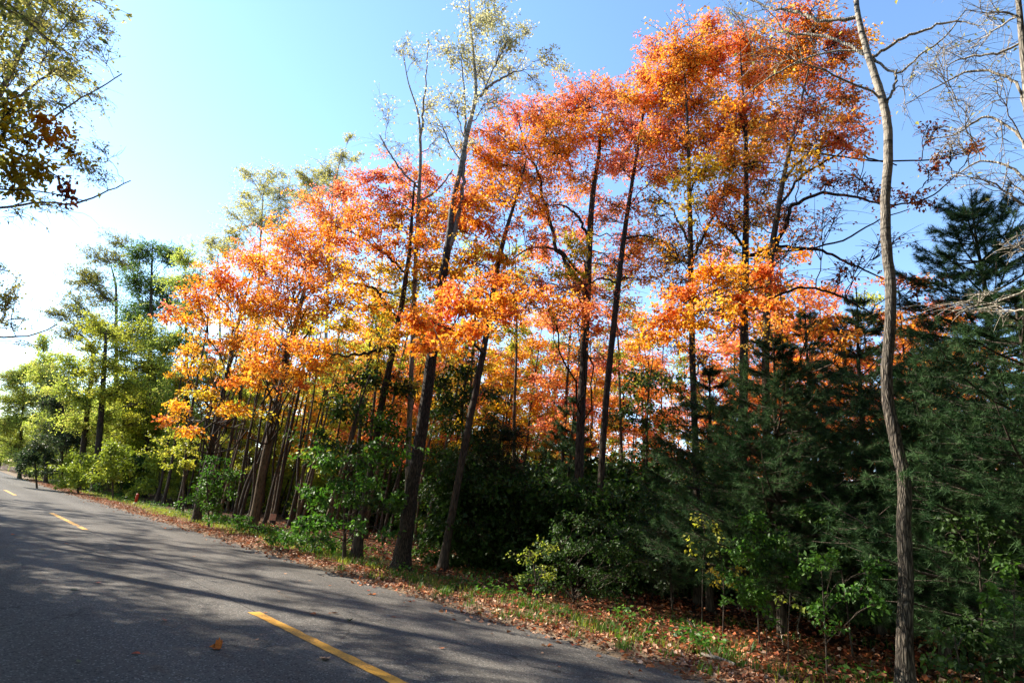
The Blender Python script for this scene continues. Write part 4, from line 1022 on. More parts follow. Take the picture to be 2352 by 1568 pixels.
# ------------------------------------------------------------------ far bank of the road bend: green and yellow trees
LEFT = [
    ('maple_tree', 'dark green tree with a pointed spiky top among the paler roadside trees', 330, 52, [(338, 1000, 16), (345, 800, 12), (348, 640, 7), (350, 560, 3)],
     [(340, 575, 45, 32), (395, 585, 35, 35), (310, 590, 25, 28), (300, 640, 45, 38), (360, 655, 55, 38), (340, 715, 55, 38), (390, 700, 40, 35), (300, 720, 40, 30), (340, 780, 60, 35), (350, 845, 60, 40)], 'treegreen', .2, 1.1, LEAF),
    ('willow_tree', 'airy pale olive tree with a visible forked trunk behind the dark green tree', 265, 62, [(266, 900, 12), (267, 720, 8), (265, 650, 6), (255, 610, 3)],
     [(230, 590, 50, 32), (185, 635, 35, 40), (270, 555, 40, 22), (240, 680, 55, 35), (170, 710, 45, 40), (210, 640, 40, 30), (290, 600, 40, 30), (150, 760, 40, 35), (215, 750, 60, 40), (280, 760, 50, 40), (130, 720, 30, 25)], 'olive', .2, .75, LEAF),
    ('maple_tree', 'bright yellow-green tree just above the low end of the orange maple', 425, 46, [(430, 1000, 12), (428, 800, 9), (425, 650, 5)],
     [(425, 590, 30, 40), (450, 640, 35, 35), (410, 650, 40, 35), (430, 720, 50, 30), (400, 780, 50, 40), (450, 800, 50, 40), (370, 800, 40, 40), (460, 870, 50, 40), (400, 880, 50, 40)], 'sunlime', .18, 1.0, LEAF),
    ('maple_tree', 'pale yellow-leaved tree on two dark trunks beside the road bend', 217, 50, [(222, 1060, 19), (232, 960, 17), (240, 830, 13), (244, 760, 6)],
     [(255, 765, 55, 26), (325, 755, 55, 26), (215, 745, 45, 26), (300, 805, 55, 30), (250, 840, 50, 30), (355, 840, 50, 30), (200, 800, 40, 30), (300, 880, 50, 30), (240, 900, 45, 25), (340, 920, 45, 28), (210, 860, 40, 28), (370, 960, 40, 25), (310, 970, 40, 25)], 'yelgreen', .18, 1.0, LEAF),
    ('maple_tree', 'dark-trunked green tree leaning beside the pale yellow-leaved tree', 186, 52, [(190, 1040, 17), (200, 940, 14), (212, 840, 11), (205, 785, 8), (180, 765, 4)],
     [(180, 850, 45, 35), (150, 900, 45, 35), (200, 920, 40, 30), (170, 970, 45, 30), (220, 980, 40, 30), (145, 830, 35, 30), (250, 960, 35, 30)], 'sunlime', .19, 1.1, LEAF),
    ('maple_tree', 'rounded yellow-green tree at the far end of the road', 45, 75, [(50, 980, 8), (55, 900, 5)],
     [(25, 870, 40, 30), (70, 850, 40, 35), (40, 920, 50, 35), (90, 910, 45, 35), (20, 970, 40, 35), (70, 970, 50, 35), (110, 960, 40, 35), (30, 1020, 50, 30), (100, 1010, 40, 25), (105, 860, 30, 30), (60, 1050, 60, 25)], 'sunlime', .15, 1.5, LEAF),
    ('maple_tree', 'upright green tree at the far bend with a narrow pointed crown', 105, 66, [(108, 960, 9), (108, 850, 5)],
     [(100, 790, 25, 25), (110, 830, 35, 30), (90, 860, 35, 30), (125, 880, 40, 30), (140, 930, 40, 35), (110, 980, 45, 30)], 'sunlime', .2, 1.4, LEAF),
    ('maple_tree', 'dull grey-green tree behind the roadside bushes', 140, 58, [(142, 1000, 10), (145, 900, 5)],
     [(140, 870, 35, 35), (120, 920, 35, 30), (155, 960, 40, 35), (120, 1000, 40, 35), (160, 1020, 40, 30), (185, 1000, 35, 30)], 'dull', .19, 1.2, LEAF),
    ('maple_tree', 'warm olive tree behind the slender dark trunks', 280, 54, [(283, 980, 9), (287, 880, 5)],
     [(290, 850, 40, 30), (265, 910, 40, 35), (310, 930, 45, 35), (280, 980, 45, 30), (330, 990, 45, 35), (300, 1030, 50, 30), (350, 1040, 40, 30), (370, 880, 40, 35), (400, 920, 40, 30)], 'yelgreen', .19, 1.1, LEAF),
    ('poplar_tree', 'thin-crowned poplar with pale yellow leaves behind the left end of the orange maples', 580, 48, [(585, 900, 10), (592, 700, 8), (598, 560, 6), (605, 440, 3)],
     [(605, 425, 45, 40), (565, 465, 38, 35), (635, 400, 30, 25), (660, 440, 40, 40), (590, 500, 50, 35), (540, 530, 35, 25), (640, 500, 50, 40), (530, 490, 25, 20), (570, 400, 25, 25)], 'paleyel', .17, .6, LEAF),
    ('poplar_tree', 'pale poplar with a narrow leaning top between the thin-crowned poplar and the tall bare poplar', 745, 42, [(748, 800, 11), (755, 600, 8), (765, 450, 5), (785, 350, 3)],
     [(755, 390, 40, 35), (785, 360, 25, 35), (803, 320, 12, 22), (720, 420, 40, 35), (770, 430, 40, 35), (700, 450, 35, 30), (690, 400, 25, 25), (820, 360, 15, 15)], 'paleyel', .16, .75, LEAF),
    ('poplar_tree', 'small yellowing poplar at the tip of the orange maple tiers', 505, 50, [(506, 900, 8), (504, 700, 6), (500, 590, 3)],
     [(490, 560, 32, 22), (520, 570, 30, 25), (480, 590, 25, 18), (530, 540, 25, 20)], 'paleyel', .18, 1.0, LEAF),
]
for nm, lab, bx, dist, tr, ms, pal, lf, de, lm in LEFT:
    px_tree(nm, lab, nm.replace('_', ' '), bx, dist, tr, ms, pal, leaf=lf * .72, leafmat=lm, bark=GREYBARK if nm == 'poplar_tree' else DARKBARK, split=False, dens=de * (1 if nm == 'poplar_tree' else 1.05), jit=2.0,
            twig_r=.012, rise=.6, tips_k=1.3)

# ------------------------------------------------------------------ the wood behind: kinds built once and copied
rw = np.random.default_rng(77)
protos_slim = [
    (std_tree('slender_maple', 'slender dark young maple with thin orange crown deep in the stand', 'maple tree', 11.5, .085, 5.5, 1.9, 12, .13, 'orange', 1.0, DARKBARK, seed=1, group='slender orange maples in the stand'), 'orange'),
    (std_tree('slender_maple', 'slender dark young maple with thin amber crown deep in the stand', 'maple tree', 12.5, .095, 5.0, 2.1, 13, .13, 'amber', .9, DARKBARK, seed=2, lean=.08, group='slender amber maples in the stand'), 'amber'),
    (std_tree('slender_maple', 'slender dark young maple with thin red crown deep in the stand', 'maple tree', 12, .09, 4.0, 2.0, 13, .13, 'red', 1.0, DARKBARK, seed=3, group='slender red maples in the stand'), 'red'),
    (std_tree('slender_tree', 'slender dark trunk with thin yellow-green crown deep in the stand', 'young tree', 10.5, .075, 3.0, 1.7, 13, .13, 'yelgreen', 1.1, DARKBARK, seed=4, lean=.09, group='slender yellow-green trees in the stand'), 'lime'),
    (std_tree('slender_tree', 'slender brown trunk with thin yellow crown deep in the stand', 'young tree', 12, .08, 4.5, 1.8, 12, .13, 'yellow', 1.0, BROWNBARK, seed=5, group='slender yellow trees in the stand'), 'yellow'),
]
protos_slim.append((std_tree('slender_tree', 'slender bare dark trunk leaning among the others with a small high amber crown', 'young tree', 12.5, .10, 7.2, 1.5, 9, .11, 'amber', .7, DARKBARK, seed=6, lean=.10, group='slender bare trunks in the stand'), 'bare'))
protos_slim.append((std_tree('slender_tree', 'slender bare brown trunk leaning among the others with a small high yellow crown', 'young tree', 11.5, .085, 6.5, 1.4, 9, .11, 'yelgreen', .7, BROWNBARK, seed=7, lean=.13, group='slender bare brown trunks in the stand'), 'bare'))
used = [False] * len(protos_slim)
placed = [tuple(P(627, 1187, k_)[:2]) for k_ in (17, 18, 19, 20, 21, 22, 23, 24, 25, 26, 27, 28)] + [tuple(P(612, 1187, k_)[:2]) for k_ in (20, 22, 24, 26)]


def free(x, y, r):
    for a, b in placed:
        if (a - x) ** 2 + (b - y) ** 2 < r * r:
            return False
    placed.append((x, y)); return True


def put(i, x, y, sc):
    o = protos_slim[i][0]
    if not used[i]:
        used[i] = True
        o.location = (x, y, 0); o.rotation_euler = (0, 0, rw.random() * 6.28); o.scale = (sc, sc, sc)
    else:
        dup(o, (x, y, 0), rw.random() * 6.28, sc)


cnt = 0
for k in range(1200):                       # bare poles close behind the verge
    x, y = rw.uniform(9.8, 14.5), rw.uniform(18.5, 42)
    if free(x, y, 0.85):
        put(int(rw.choice([5, 6], p=[.6, .4])), float(x), float(y), float(rw.uniform(.7, 1.0))); cnt += 1
    if cnt >= 44:
        break
cnt = 0
for k in range(2500):                        # left stand: many thin leaning trunks
    x, y = rw.uniform(13, 24), rw.uniform(17, 50)
    if free(x, y, 1.0):
        az = math.degrees(math.atan2(x, y))
        i = rw.choice(5, p=[.2, .22, .08, .3, .2]) if az > 22 else rw.choice(5, p=[.08, .12, 0, .55, .25])
        put(int(i), float(x), float(y), float(rw.uniform(.72, 1.02))); cnt += 1
    if cnt >= 110:
        break
cnt = 0
for k in range(900):                        # behind the measured maples
    d, az = rw.uniform(21, 44), rw.uniform(38, 84)
    x, y = d * math.sin(rad(az)), d * math.cos(rad(az))
    if free(x, y, 1.7):
        put(int(rw.choice(7, p=[.26, .06, .30, .05, .03, .20, .10])), float(x), float(y), float(rw.uniform(.8, 1.15))); cnt += 1
    if cnt >= 74:
        break

far = [
    std_tree('broadleaf_tree', 'full green-gold tree in the far edge of the wood', 'tree', 10, .16, 1.2, 3.3, 24, .19, 'sunlime', 1.7, DARKBARK, seed=8, group='far green-gold trees', twig_r=.014),
    std_tree('broadleaf_tree', 'full orange tree in the far edge of the wood', 'tree', 9.5, .16, 1.6, 3.0, 22, .19, 'amber', 1.5, DARKBARK, seed=9, group='far orange trees', twig_r=.014),
]
fpos = []
for y in np.arange(52, 130, 7.5):
    fpos.append((0, 11 + 0.00022 * (y - 30) ** 2 + rw.uniform(0, 3), y, rw.uniform(.75, 1.05)))
for y in np.arange(40, 120, 8):
    fpos.append((0 if rw.random() < .7 else 1, 20 + rw.uniform(0, 5), y, rw.uniform(.7, .95)))
for t in np.linspace(0, 1, 15):
    a = rad(24 + 68 * t); d = rw.uniform(60, 66)
    fpos.append((0 if rw.random() < .7 else 1, d * math.sin(a), d * math.cos(a), rw.uniform(.8, 1.0)))
for t in np.linspace(0, 1, 13):
    a = rad(30 + 62 * t); d = rw.uniform(46, 56)
    fpos.append((1 if rw.random() < .6 else 0, d * math.sin(a), d * math.cos(a), rw.uniform(.6, .85)))
for x_, y_ in ((1, 128), (5, 134), (9, 126), (-4, 122), (13, 136), (3, 145), (18, 124), (9, 142)):
    fpos.append((0, x_, y_, .8))
for y in np.arange(45, 92, 4.2):
    fpos.append((0, 11.5 + rw.uniform(0, 4.5) + float(curve_x(y)), y, rw.uniform(.7, 1.0)))
fu = [False, False]
for i, x, y, sc in fpos:
    i = int(i); x, y, sc = float(x), float(y), float(sc)
    if not fu[i]:
        fu[i] = True; far[i].location = (x, y, 0); far[i].scale = (sc,) * 3
    else:
        dup(far[i], (x, y, 0), float(rw.random() * 6.28), sc)

und = [
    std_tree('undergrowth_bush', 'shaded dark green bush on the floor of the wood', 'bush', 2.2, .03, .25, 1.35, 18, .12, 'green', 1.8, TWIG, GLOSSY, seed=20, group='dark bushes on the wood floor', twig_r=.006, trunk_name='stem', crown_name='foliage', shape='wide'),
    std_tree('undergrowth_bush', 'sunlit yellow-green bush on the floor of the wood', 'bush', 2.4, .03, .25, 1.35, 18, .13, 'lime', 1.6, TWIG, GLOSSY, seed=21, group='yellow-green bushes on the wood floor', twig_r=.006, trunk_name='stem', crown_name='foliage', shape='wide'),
]
uu = [False, False]
for y in np.arange(44, 112, 3.4):           # bushes closing the foot of the far trees
    for xo in (rw.uniform(9.6, 11.5), rw.uniform(13, 19)):
        i_ = 1 if rw.random() < .7 else 0
        dup(und[i_], (float(xo + curve_x(y)), float(y), 0), float(rw.random() * 6.28), float(rw.uniform(.8, 1.5)))
for k in range(34):                         # low bushes far behind, under the far ring
    a, d = rad(rw.uniform(24, 80)), rw.uniform(38, 58)
    dup(und[0 if rw.random() < .6 else 1], (float(d * math.sin(a)), float(d * math.cos(a)), 0), float(rw.random() * 6.28), float(rw.uniform(1.3, 2.0)))
for k in range(26):                         # dark thicket added behind the left stand to darken its depth
    dup(und[0], (float(rw.uniform(17, 27)), float(rw.uniform(19, 48)), 0), float(rw.random() * 6.28), float(rw.uniform(1.3, 2.0)))
for k in range(26):                         # dark thicket behind the measured maples
    d, az = rw.uniform(18, 25), rw.uniform(41, 66)
    o_ = dup(und[0], (float(d * math.sin(rad(az))), float(d * math.cos(rad(az))), 0), float(rw.random() * 6.28), float(rw.uniform(1.0, 1.6)))
for x, y, rz, sc in ((15.5, 17, 1, .55), (18, 15, 2, .6), (20, 18, 3, .6), (17, 20.5, 4, .5), (21, 13, .5, .62)):
    dup(dp, (x, y, 0), rz, sc)
for k in range(130):
    if k < 45:
        x, y = rw.uniform(15, 26), rw.uniform(18, 50); i = 1 if rw.random() < .35 else 0
    else:
        d, az = rw.uniform(15.5, 30), rw.uniform(40, 86)
        x, y = d * math.sin(rad(az)), d * math.cos(rad(az)); i = 0
    sc = float(rw.uniform(.7, 1.25))
    if not uu[i]:
        uu[i] = True; und[i].location = (x, y, 0); und[i].scale = (sc,) * 3
    else:
        dup(und[i], (float(x), float(y), 0), float(rw.random() * 6.28), sc)

# ------------------------------------------------------------------ trees on the near side of the road, overhanging from out of the frame, and unseen sky blockers
px_tree('roadside_tree', 'overhanging tree with small olive leaves reaching in at the sky from beyond the road', 'tree', -330, 17.0,
        [(-320, 1000, 36), (-310, 700, 34), (-290, 400, 30), (-270, 100, 24), (-250, -150, 16), (-240, -400, 6)],
        [(60, 40, 90, 55, 16), (170, 40, 80, 45, 16), (110, 110, 100, 55, 15.5), (220, 110, 50, 30, 16), (40, 160, 70, 60, 15.5), (170, 170, 70, 40, 15.5, .35), (210, 220, 55, 35, 15.5, .18), (120, 230, 80, 35, 15, .3), (240, 60, 40, 28, 16.5), (230, 400, 55, 30, 15, .12), (180, 380, 60, 40, 15, .15), (120, 470, 80, 40, 15, .06), (230, 340, 50, 30, 15, .1), (60, 500, 60, 30, 15, .05), (20, 700, 25, 50, 20, .5), (30, 660, 20, 35, 20, .4), (-60, 60, 90, 80, 16), (-90, 200, 90, 80, 15.5), (-60, 350, 70, 60, 15.5), (60, -60, 120, 60, 16), (-120, -100, 150, 90, 16), (190, -40, 70, 40, 16)],
        'paleyel', leaf=.07, bark=GREYBARK, twig=GREYBARK, dens=.3, twig_r=.0045, rise=.3, tips_k=3.6,
        limbs=[[(-280, 250, 14), (-100, 470, 10, 15.5), (0, 477, 8, 15), (90, 466, 7, 15), (180, 466, 6, 15), (245, 440, 4, 15), (300, 415, 3, 15)],
               [(-300, 560, 14), (-150, 760, 9, 18), (0, 771, 6, 20), (70, 770, 5, 20), (130, 745, 3, 20)],
               [(-255, -50, 14), (-100, -40, 12, 16), (0, 10, 9, 16), (60, 50, 8, 16), (120, 95, 7, 16), (180, 140, 4, 16)],
               [(-285, 320, 14), (-80, 330, 10, 15.5), (60, 310, 7, 15.5), (150, 250, 5, 15.5), (280, 170, 3, 15.5)],
               [(-285, 300, 14), (-100, 200, 11, 16), (20, 230, 9, 16), (80, 190, 8, 16), (160, 140, 5, 16)]])
px_tree('roadside_tree', 'near overhanging branches with larger orange and golden leaves at the frame edge', 'maple tree', -420, 8.5,
        [(-410, 1000, 40), (-390, 700, 36), (-360, 400, 30), (-330, 150, 20), (-310, -100, 10)],
        [(30, 245, 45, 40, 8), (120, 285, 50, 30, 7.8, 1.0, 'amber'), (60, 320, 60, 35, 7.8), (150, 335, 40, 25, 7.8), (95, 385, 55, 28, 7.8, .9), (20, 390, 40, 40, 7.8, .9, 'yellow'), (145, 430, 45, 16, 7.6, .7, 'russet'), (40, 440, 50, 20, 7.6, .7, 'yellow'), (10, 300, 40, 40, 7.8), (180, 365, 30, 20, 7.8, .7), (-60, 300, 70, 70, 8), (-100, 420, 70, 60, 8)],
        'yellow', leaf=.07, bark=BROWNBARK, twig=DARKBARK, dens=.2, twig_r=.0035, rise=.1, jit=.4,
        limbs=[[(-365, 380, 16), (-120, 310, 12, 8), (0, 335, 8, 7.8), (70, 365, 6, 7.8), (150, 420, 3, 7.6)], [(-368, 420, 14), (-120, 420, 9, 8), (0, 435, 6, 7.6), (90, 440, 4, 7.6), (200, 462, 2, 7.6)]])
px_tree('roadside_tree', 'bare twiggy branch tips with small leaves at the frame edge low above the bend', 'tree', -160, 24,
        [(-155, 900, 16), (-150, 700, 13), (-145, 500, 8)], [(10, 690, 28, 45, 23, .45), (35, 740, 25, 30, 23, .3), (5, 620, 15, 25, 23, .3), (60, 790, 40, 18, 23, .06), (-60, 640, 60, 70, 23.5, .5)], 'olive', leaf=.09, bark=DARKBARK, dens=.4, twig_r=.006, tips_k=2.5, rise=.2)

canopy = std_tree('sky_blocker_tree', 'unseen spreading tree added overhead to block sky light from the near road', 'tree', 16.5, .26, 11.0, 7.0, 34, .17, 'olive', 1.5, BROWNBARK, seed=40, group='unseen trees added to block sky light', twig_r=.014, shape='wide', rise=.9)  # added overhead out of view to keep sky light off the road
for k, (x, y, sc) in enumerate([(-3.2, -2.5, 1.0), (-7, 2.5, .85), (3, -7.5, 1.0), (12, -11, 1.0), (-11, 0, 1.0)]):
    if k == 0:
        canopy.location = (x, y, 0)
    else:
        dup(canopy, (x, y, 0), float(rw.random() * 6.28), sc)
shade = std_tree('shade_tree', 'unseen leafy tree shading the road from sun and sky', 'tree', 12.5, .2, 4.5, 4.4, 32, .14, 'olive', 1.25, BROWNBARK, seed=30, group='trees along the near side of the road', twig_r=.012)
shade2 = std_tree('shade_tree', 'thin-crowned tree beside the near lane throwing streaked shade over the road', 'tree', 18, .15, 12.5, 2.0, 14, .13, 'paleyel', .5, BROWNBARK, seed=31, group='thin trees along the near side of the road', twig_r=.014)
sp1 = [(-5.2, 15.5, 1.0), (-6.2, 21.5, 1.0), (-6.0, 28.5, .95), (-10.5, 16.5, 1.05), (-9, 36, 1.0), (-12, 26, 1.05), (-5.2, 9.5, .9), (-13, 40, 1.05), (-7.5, 47, .9), (-7.5, 58, 1), (-9, 5, 1), (-14, 12, 1.1), (-15, 22, 1.1),
       (-16, 32, 1), (-12, -2, 1), (-7, -5, .95), (-5, -13, 1), (2, -16, 1.05), (9, -14, 1), (14, -11, 1), (-13, -12, 1), (19, -7, 1), (-18, 3, 1), (6, -23, 1), (24, -10, 1), (18, -14, 1), (-20, 14, 1), (-5.6, 35, .9)]  # trees behind and farther left added out of view to cut sky light
sp2 = [(-1.7, 20, 1.0), (-2.5, 25, 1.05), (-2.0, 16.3, .95), (-2.8, 29.5, 1.0), (-3.4, 35, 1.05), (-2.5, 12.5, .95), (-3.6, 41, 1), (-3.2, 22.5, 1.05), (-4, 48, 1)]
for L_, pr_ in ((sp1, shade), (sp2, shade2)):
    for k, (x, y, sc) in enumerate(L_):
        if k == 0:
            pr_.location = (x, y, 0); pr_.scale = (sc,) * 3
        else:
            dup(pr_, (x, y, 0), float(rw.random() * 6.28), sc)

# ------------------------------------------------------------------ leaf litter, grass, low plants (uncountable)
rl = np.random.default_rng(9)


def litter(name, xy, size, pals, zs=.022, up=1.4):
    n = len(xy)
    C = np.column_stack([xy, zs + .025 * rl.random(n)])
    D = rl.standard_normal((n, 3)); D[:, 2] *= .28
    Nn = rl.standard_normal((n, 3)) * .55 + np.array([0, 0, up])
    sz = size * rl.uniform(.6, 1.25, n)
    V, Fc = leaf_mesh(C, D, Nn, sz, .8, .2)
    V[:, 2] = np.maximum(V[:, 2], zs * .6)
    q = rl.random(n)
    co = np.where((q < pals[1])[:, None], PAL[pals[0]][rl.integers(0, len(PAL[pals[0]]), n)], PAL[pals[2]][rl.integers(0, len(PAL[pals[2]]), n)])
    co = co * (1 + .22 * rl.standard_normal((n, 1)))
    o = mesh_obj(name, [(V, Fc)], LITTER, colors=np.repeat(np.clip(co, .01, .8), 4, axis=0))
    o['kind'] = 'stuff'
    return o


def verge_xy(n, y0, y1, m, s, pw=1.6):
    y = y0 + (y1 - y0) * rl.random(n) ** pw
    x = m + s * rl.standard_normal(n) + .18 * np.sin(y * 1.7) + .1 * np.sin(y * 4.1) + curve_x(y)
    return np.column_stack([x, y])


v = np.concatenate([verge_xy(17000, -2, 75, 7.5, .28), verge_xy(2200, -2, 40, 8.4, .5), verge_xy(1500, -1, 60, 6.8, .13), verge_xy(350, -1, 50, 6.55, .3)])
v = v[v[:, 0] > 5.9 + curve_x(v[:, 1])]
litter('verge_leaf_litter', v, .08, ('dryleaf', .8, 'redleaf'))
n = 34000
d = 8 + 24 * rl.random(n) ** 1.5; a = np.radians(rl.uniform(12, 95, n))
fl = np.column_stack([d * np.sin(a), d * np.cos(a)]); fl = fl[fl[:, 0] > 8.1]
litter('forest_leaf_litter', fl, .095, ('redleaf', .75, 'dryleaf'), zs=.035)


def blades(name, xy, h, pal, m, w=.006, nb=1):
    n = len(xy)
    b = np.column_stack([xy, np.zeros(n)])
    hh = h * rl.uniform(.4, 1.15, n)[:, None]
    ln = rl.standard_normal((n, 3)) * .38; ln[:, 2] = 0
    sd = norm(np.cross(ln + .01, np.array([[0, 0, 1.0]]))) * w
    V = np.stack([b - sd, b + sd, b + ln * hh * .35 + np.array([0, 0, .6]) * hh + sd * .7, b + ln * hh * .35 + np.array([0, 0, .6]) * hh - sd * .7, b + ln * hh * 1.0 + np.array([0, 0, .92]) * hh], axis=1).reshape(-1, 3)
    i = np.arange(n)[:, None] * 5
    Fq = i + np.array([[0, 1, 2, 3]]); Ft = i + np.array([[3, 2, 4]])
    co = np.repeat(pick_colors(rl, b, pal), 5, axis=0)
    Vs = V
    me = bpy.data.meshes.new(name)
    loops = np.concatenate([Fq.ravel(), Ft.ravel()]); tot = np.concatenate([np.full(n, 4), np.full(n, 3)])
    me.vertices.add(len(Vs)); me.vertices.foreach_set('co', Vs.astype(np.float32).ravel())
    me.loops.add(len(loops)); me.loops.foreach_set('vertex_index', loops.astype(np.int32))
    me.polygons.add(len(tot))
    me.polygons.foreach_set('loop_start', np.concatenate([[0], np.cumsum(tot)[:-1]]).astype(np.int32))
    me.polygons.foreach_set('loop_total', tot.astype(np.int32))
    ca = me.color_attributes.new('leaf_color', 'FLOAT_COLOR', 'POINT')
    c4 = np.ones((len(Vs), 4), dtype=np.float32); c4[:, :3] = co
    ca.data.foreach_set('color', c4.ravel())
    me.update(calc_edges=True); me.materials.append(m)
    o = bpy.data.objects.new(name, me); COL.objects.link(o); o['kind'] = 'stuff'
    return o


def clumps(n, y0, y1, m, s, nc, cr, pw=1.3):
    cy = y0 + (y1 - y0) * rl.random(nc) ** pw
    cx = m + s * rl.standard_normal(nc) + curve_x(cy)
    k = rl.integers(0, nc, n)
    xy = np.column_stack([cx[k] + cr * rl.standard_normal(n), cy[k] + cr * 1.4 * rl.standard_normal(n)])
    return xy[xy[:, 0] > 6.95 + curve_x(xy[:, 1])]


blades('grass', np.concatenate([clumps(4200, -1, 16, 8.3, .25, 60, .12), clumps(2500, 0, 14, 10, .9, 50, .14), clumps(1200, -1, 14, 7.3, .2, 30, .06)]), .19, 'fresh', GLOSSY, .005)
blades('grass', np.concatenate([clumps(7000, 14, 80, 8.6, .3, 200, .25), clumps(1500, 0, 30, 8.0, .25, 60, .1)]), .19, 'lime', LEAF, .005)
blades('dry_grass', clumps(3500, -1, 60, 8.2, .4, 140, .15), .17, 'straw', LEAF, .004)


def low_plants(name, xy, leaf, pal, hmax):
    n = len(xy)
    C = np.column_stack([xy, hmax * rl.random(n) ** 1.3])
    D = rl.standard_normal((n, 3)); D[:, 2] *= .35
    Nn = rl.standard_normal((n, 3)) * .5 + np.array([0, 0, 1.0])
    V, Fc = leaf_mesh(C, D, Nn, leaf * rl.uniform(.6, 1.2, n), .7, .12)
    V[:, 2] = np.maximum(V[:, 2], .01)
    o = mesh_obj(name, [(V, Fc)], GLOSSY, colors=np.repeat(pick_colors(rl, C, pal), 4, axis=0)); o['kind'] = 'stuff'


low_plants('ground_cover', np.concatenate([clumps(5000, 15, 75, 9.1, .4, 150, .3), clumps(1800, 17, 30, 9.4, .5, 40, .3), clumps(1300, -1, 16, 8.7, .35, 50, .13)]), .09, 'fresh', .28)

ns_ = 2600                                   # loose stones along the broken edge of the asphalt
sy = -1 + 45 * rl.random(ns_) ** 1.5
sx_ = 6.86 + .14 * rl.standard_normal(ns_) + .25 * (rl.random(ns_) < .25) + curve_x(sy)
ss = rl.uniform(.006, .02, ns_)
oc = np.array([(1, 0, 0), (0, 1, 0), (-1, 0, 0), (0, -1, 0), (0, 0, .7), (0, 0, -.5)])
V = np.column_stack([sx_, sy, .014 + ss * .3])[:, None, :] + oc[None] * (ss[:, None, None] * rl.uniform(.6, 1.3, (ns_, 6, 1)))
Fo = np.array([(0, 1, 4), (1, 2, 4), (2, 3, 4), (3, 0, 4), (1, 0, 5), (2, 1, 5), (3, 2, 5), (0, 3, 5)])
o = mesh_obj('gravel', [(V.reshape(-1, 3), (np.arange(ns_)[:, None, None] * 6 + Fo[None]).reshape(-1, 3))], plain('grey_stone', (.22, .19, .16), .9, .2, 6, .5)); o['kind'] = 'stuff'

# ------------------------------------------------------------------ leaves lying on the asphalt, each a thing
OUT = np.array([(0, 0), (.06, .10), (.26, .06), (.40, .16), (.34, .26), (.50, .42), (.34, .46), (.36, .62), (.20, .60), (.12, .74), (0, 1.0)])
OUT2 = np.array([(0, 0), (.10, .08), (.22, .22), (.28, .42), (.24, .62), (.13, .82), (0, 1.0)])


def road_leaf_mesh(nm, outline, curl, cup):
    k = len(outline)
    cen = np.column_stack([np.zeros(k), outline[:, 1]])
    V = []
    for side in (1, -1):
        for x, y in outline:
            V.append((side * x, y - .5, cup * abs(x) * (1.0 if side > 0 else .55) + curl * (y - .5) ** 2))
    for y in outline[:, 1]:
        V.append((0, y - .5, curl * (y - .5) ** 2))
    V = np.array(V)
    Fc = []
    for i in range(k - 1):
        Fc.append((2 * k + i, i, i + 1, 2 * k + i + 1)); Fc.append((2 * k + i + 1, k + i + 1, k + i, 2 * k + i))
    st = bez(np.array([0, -.5, curl * .25]), np.array([.01, -.6, curl * .3]), np.array([.03, -.75, curl * .3 + .02]), np.array([.05, -.85, .05]), 5)
    return [(V, np.array(Fc)), tubes(st, np.full((1, 5), .012), 4)]


def leaf_plain(nm, c):
    m = plain(nm, c, .65, .25, 9, .35)
    return m


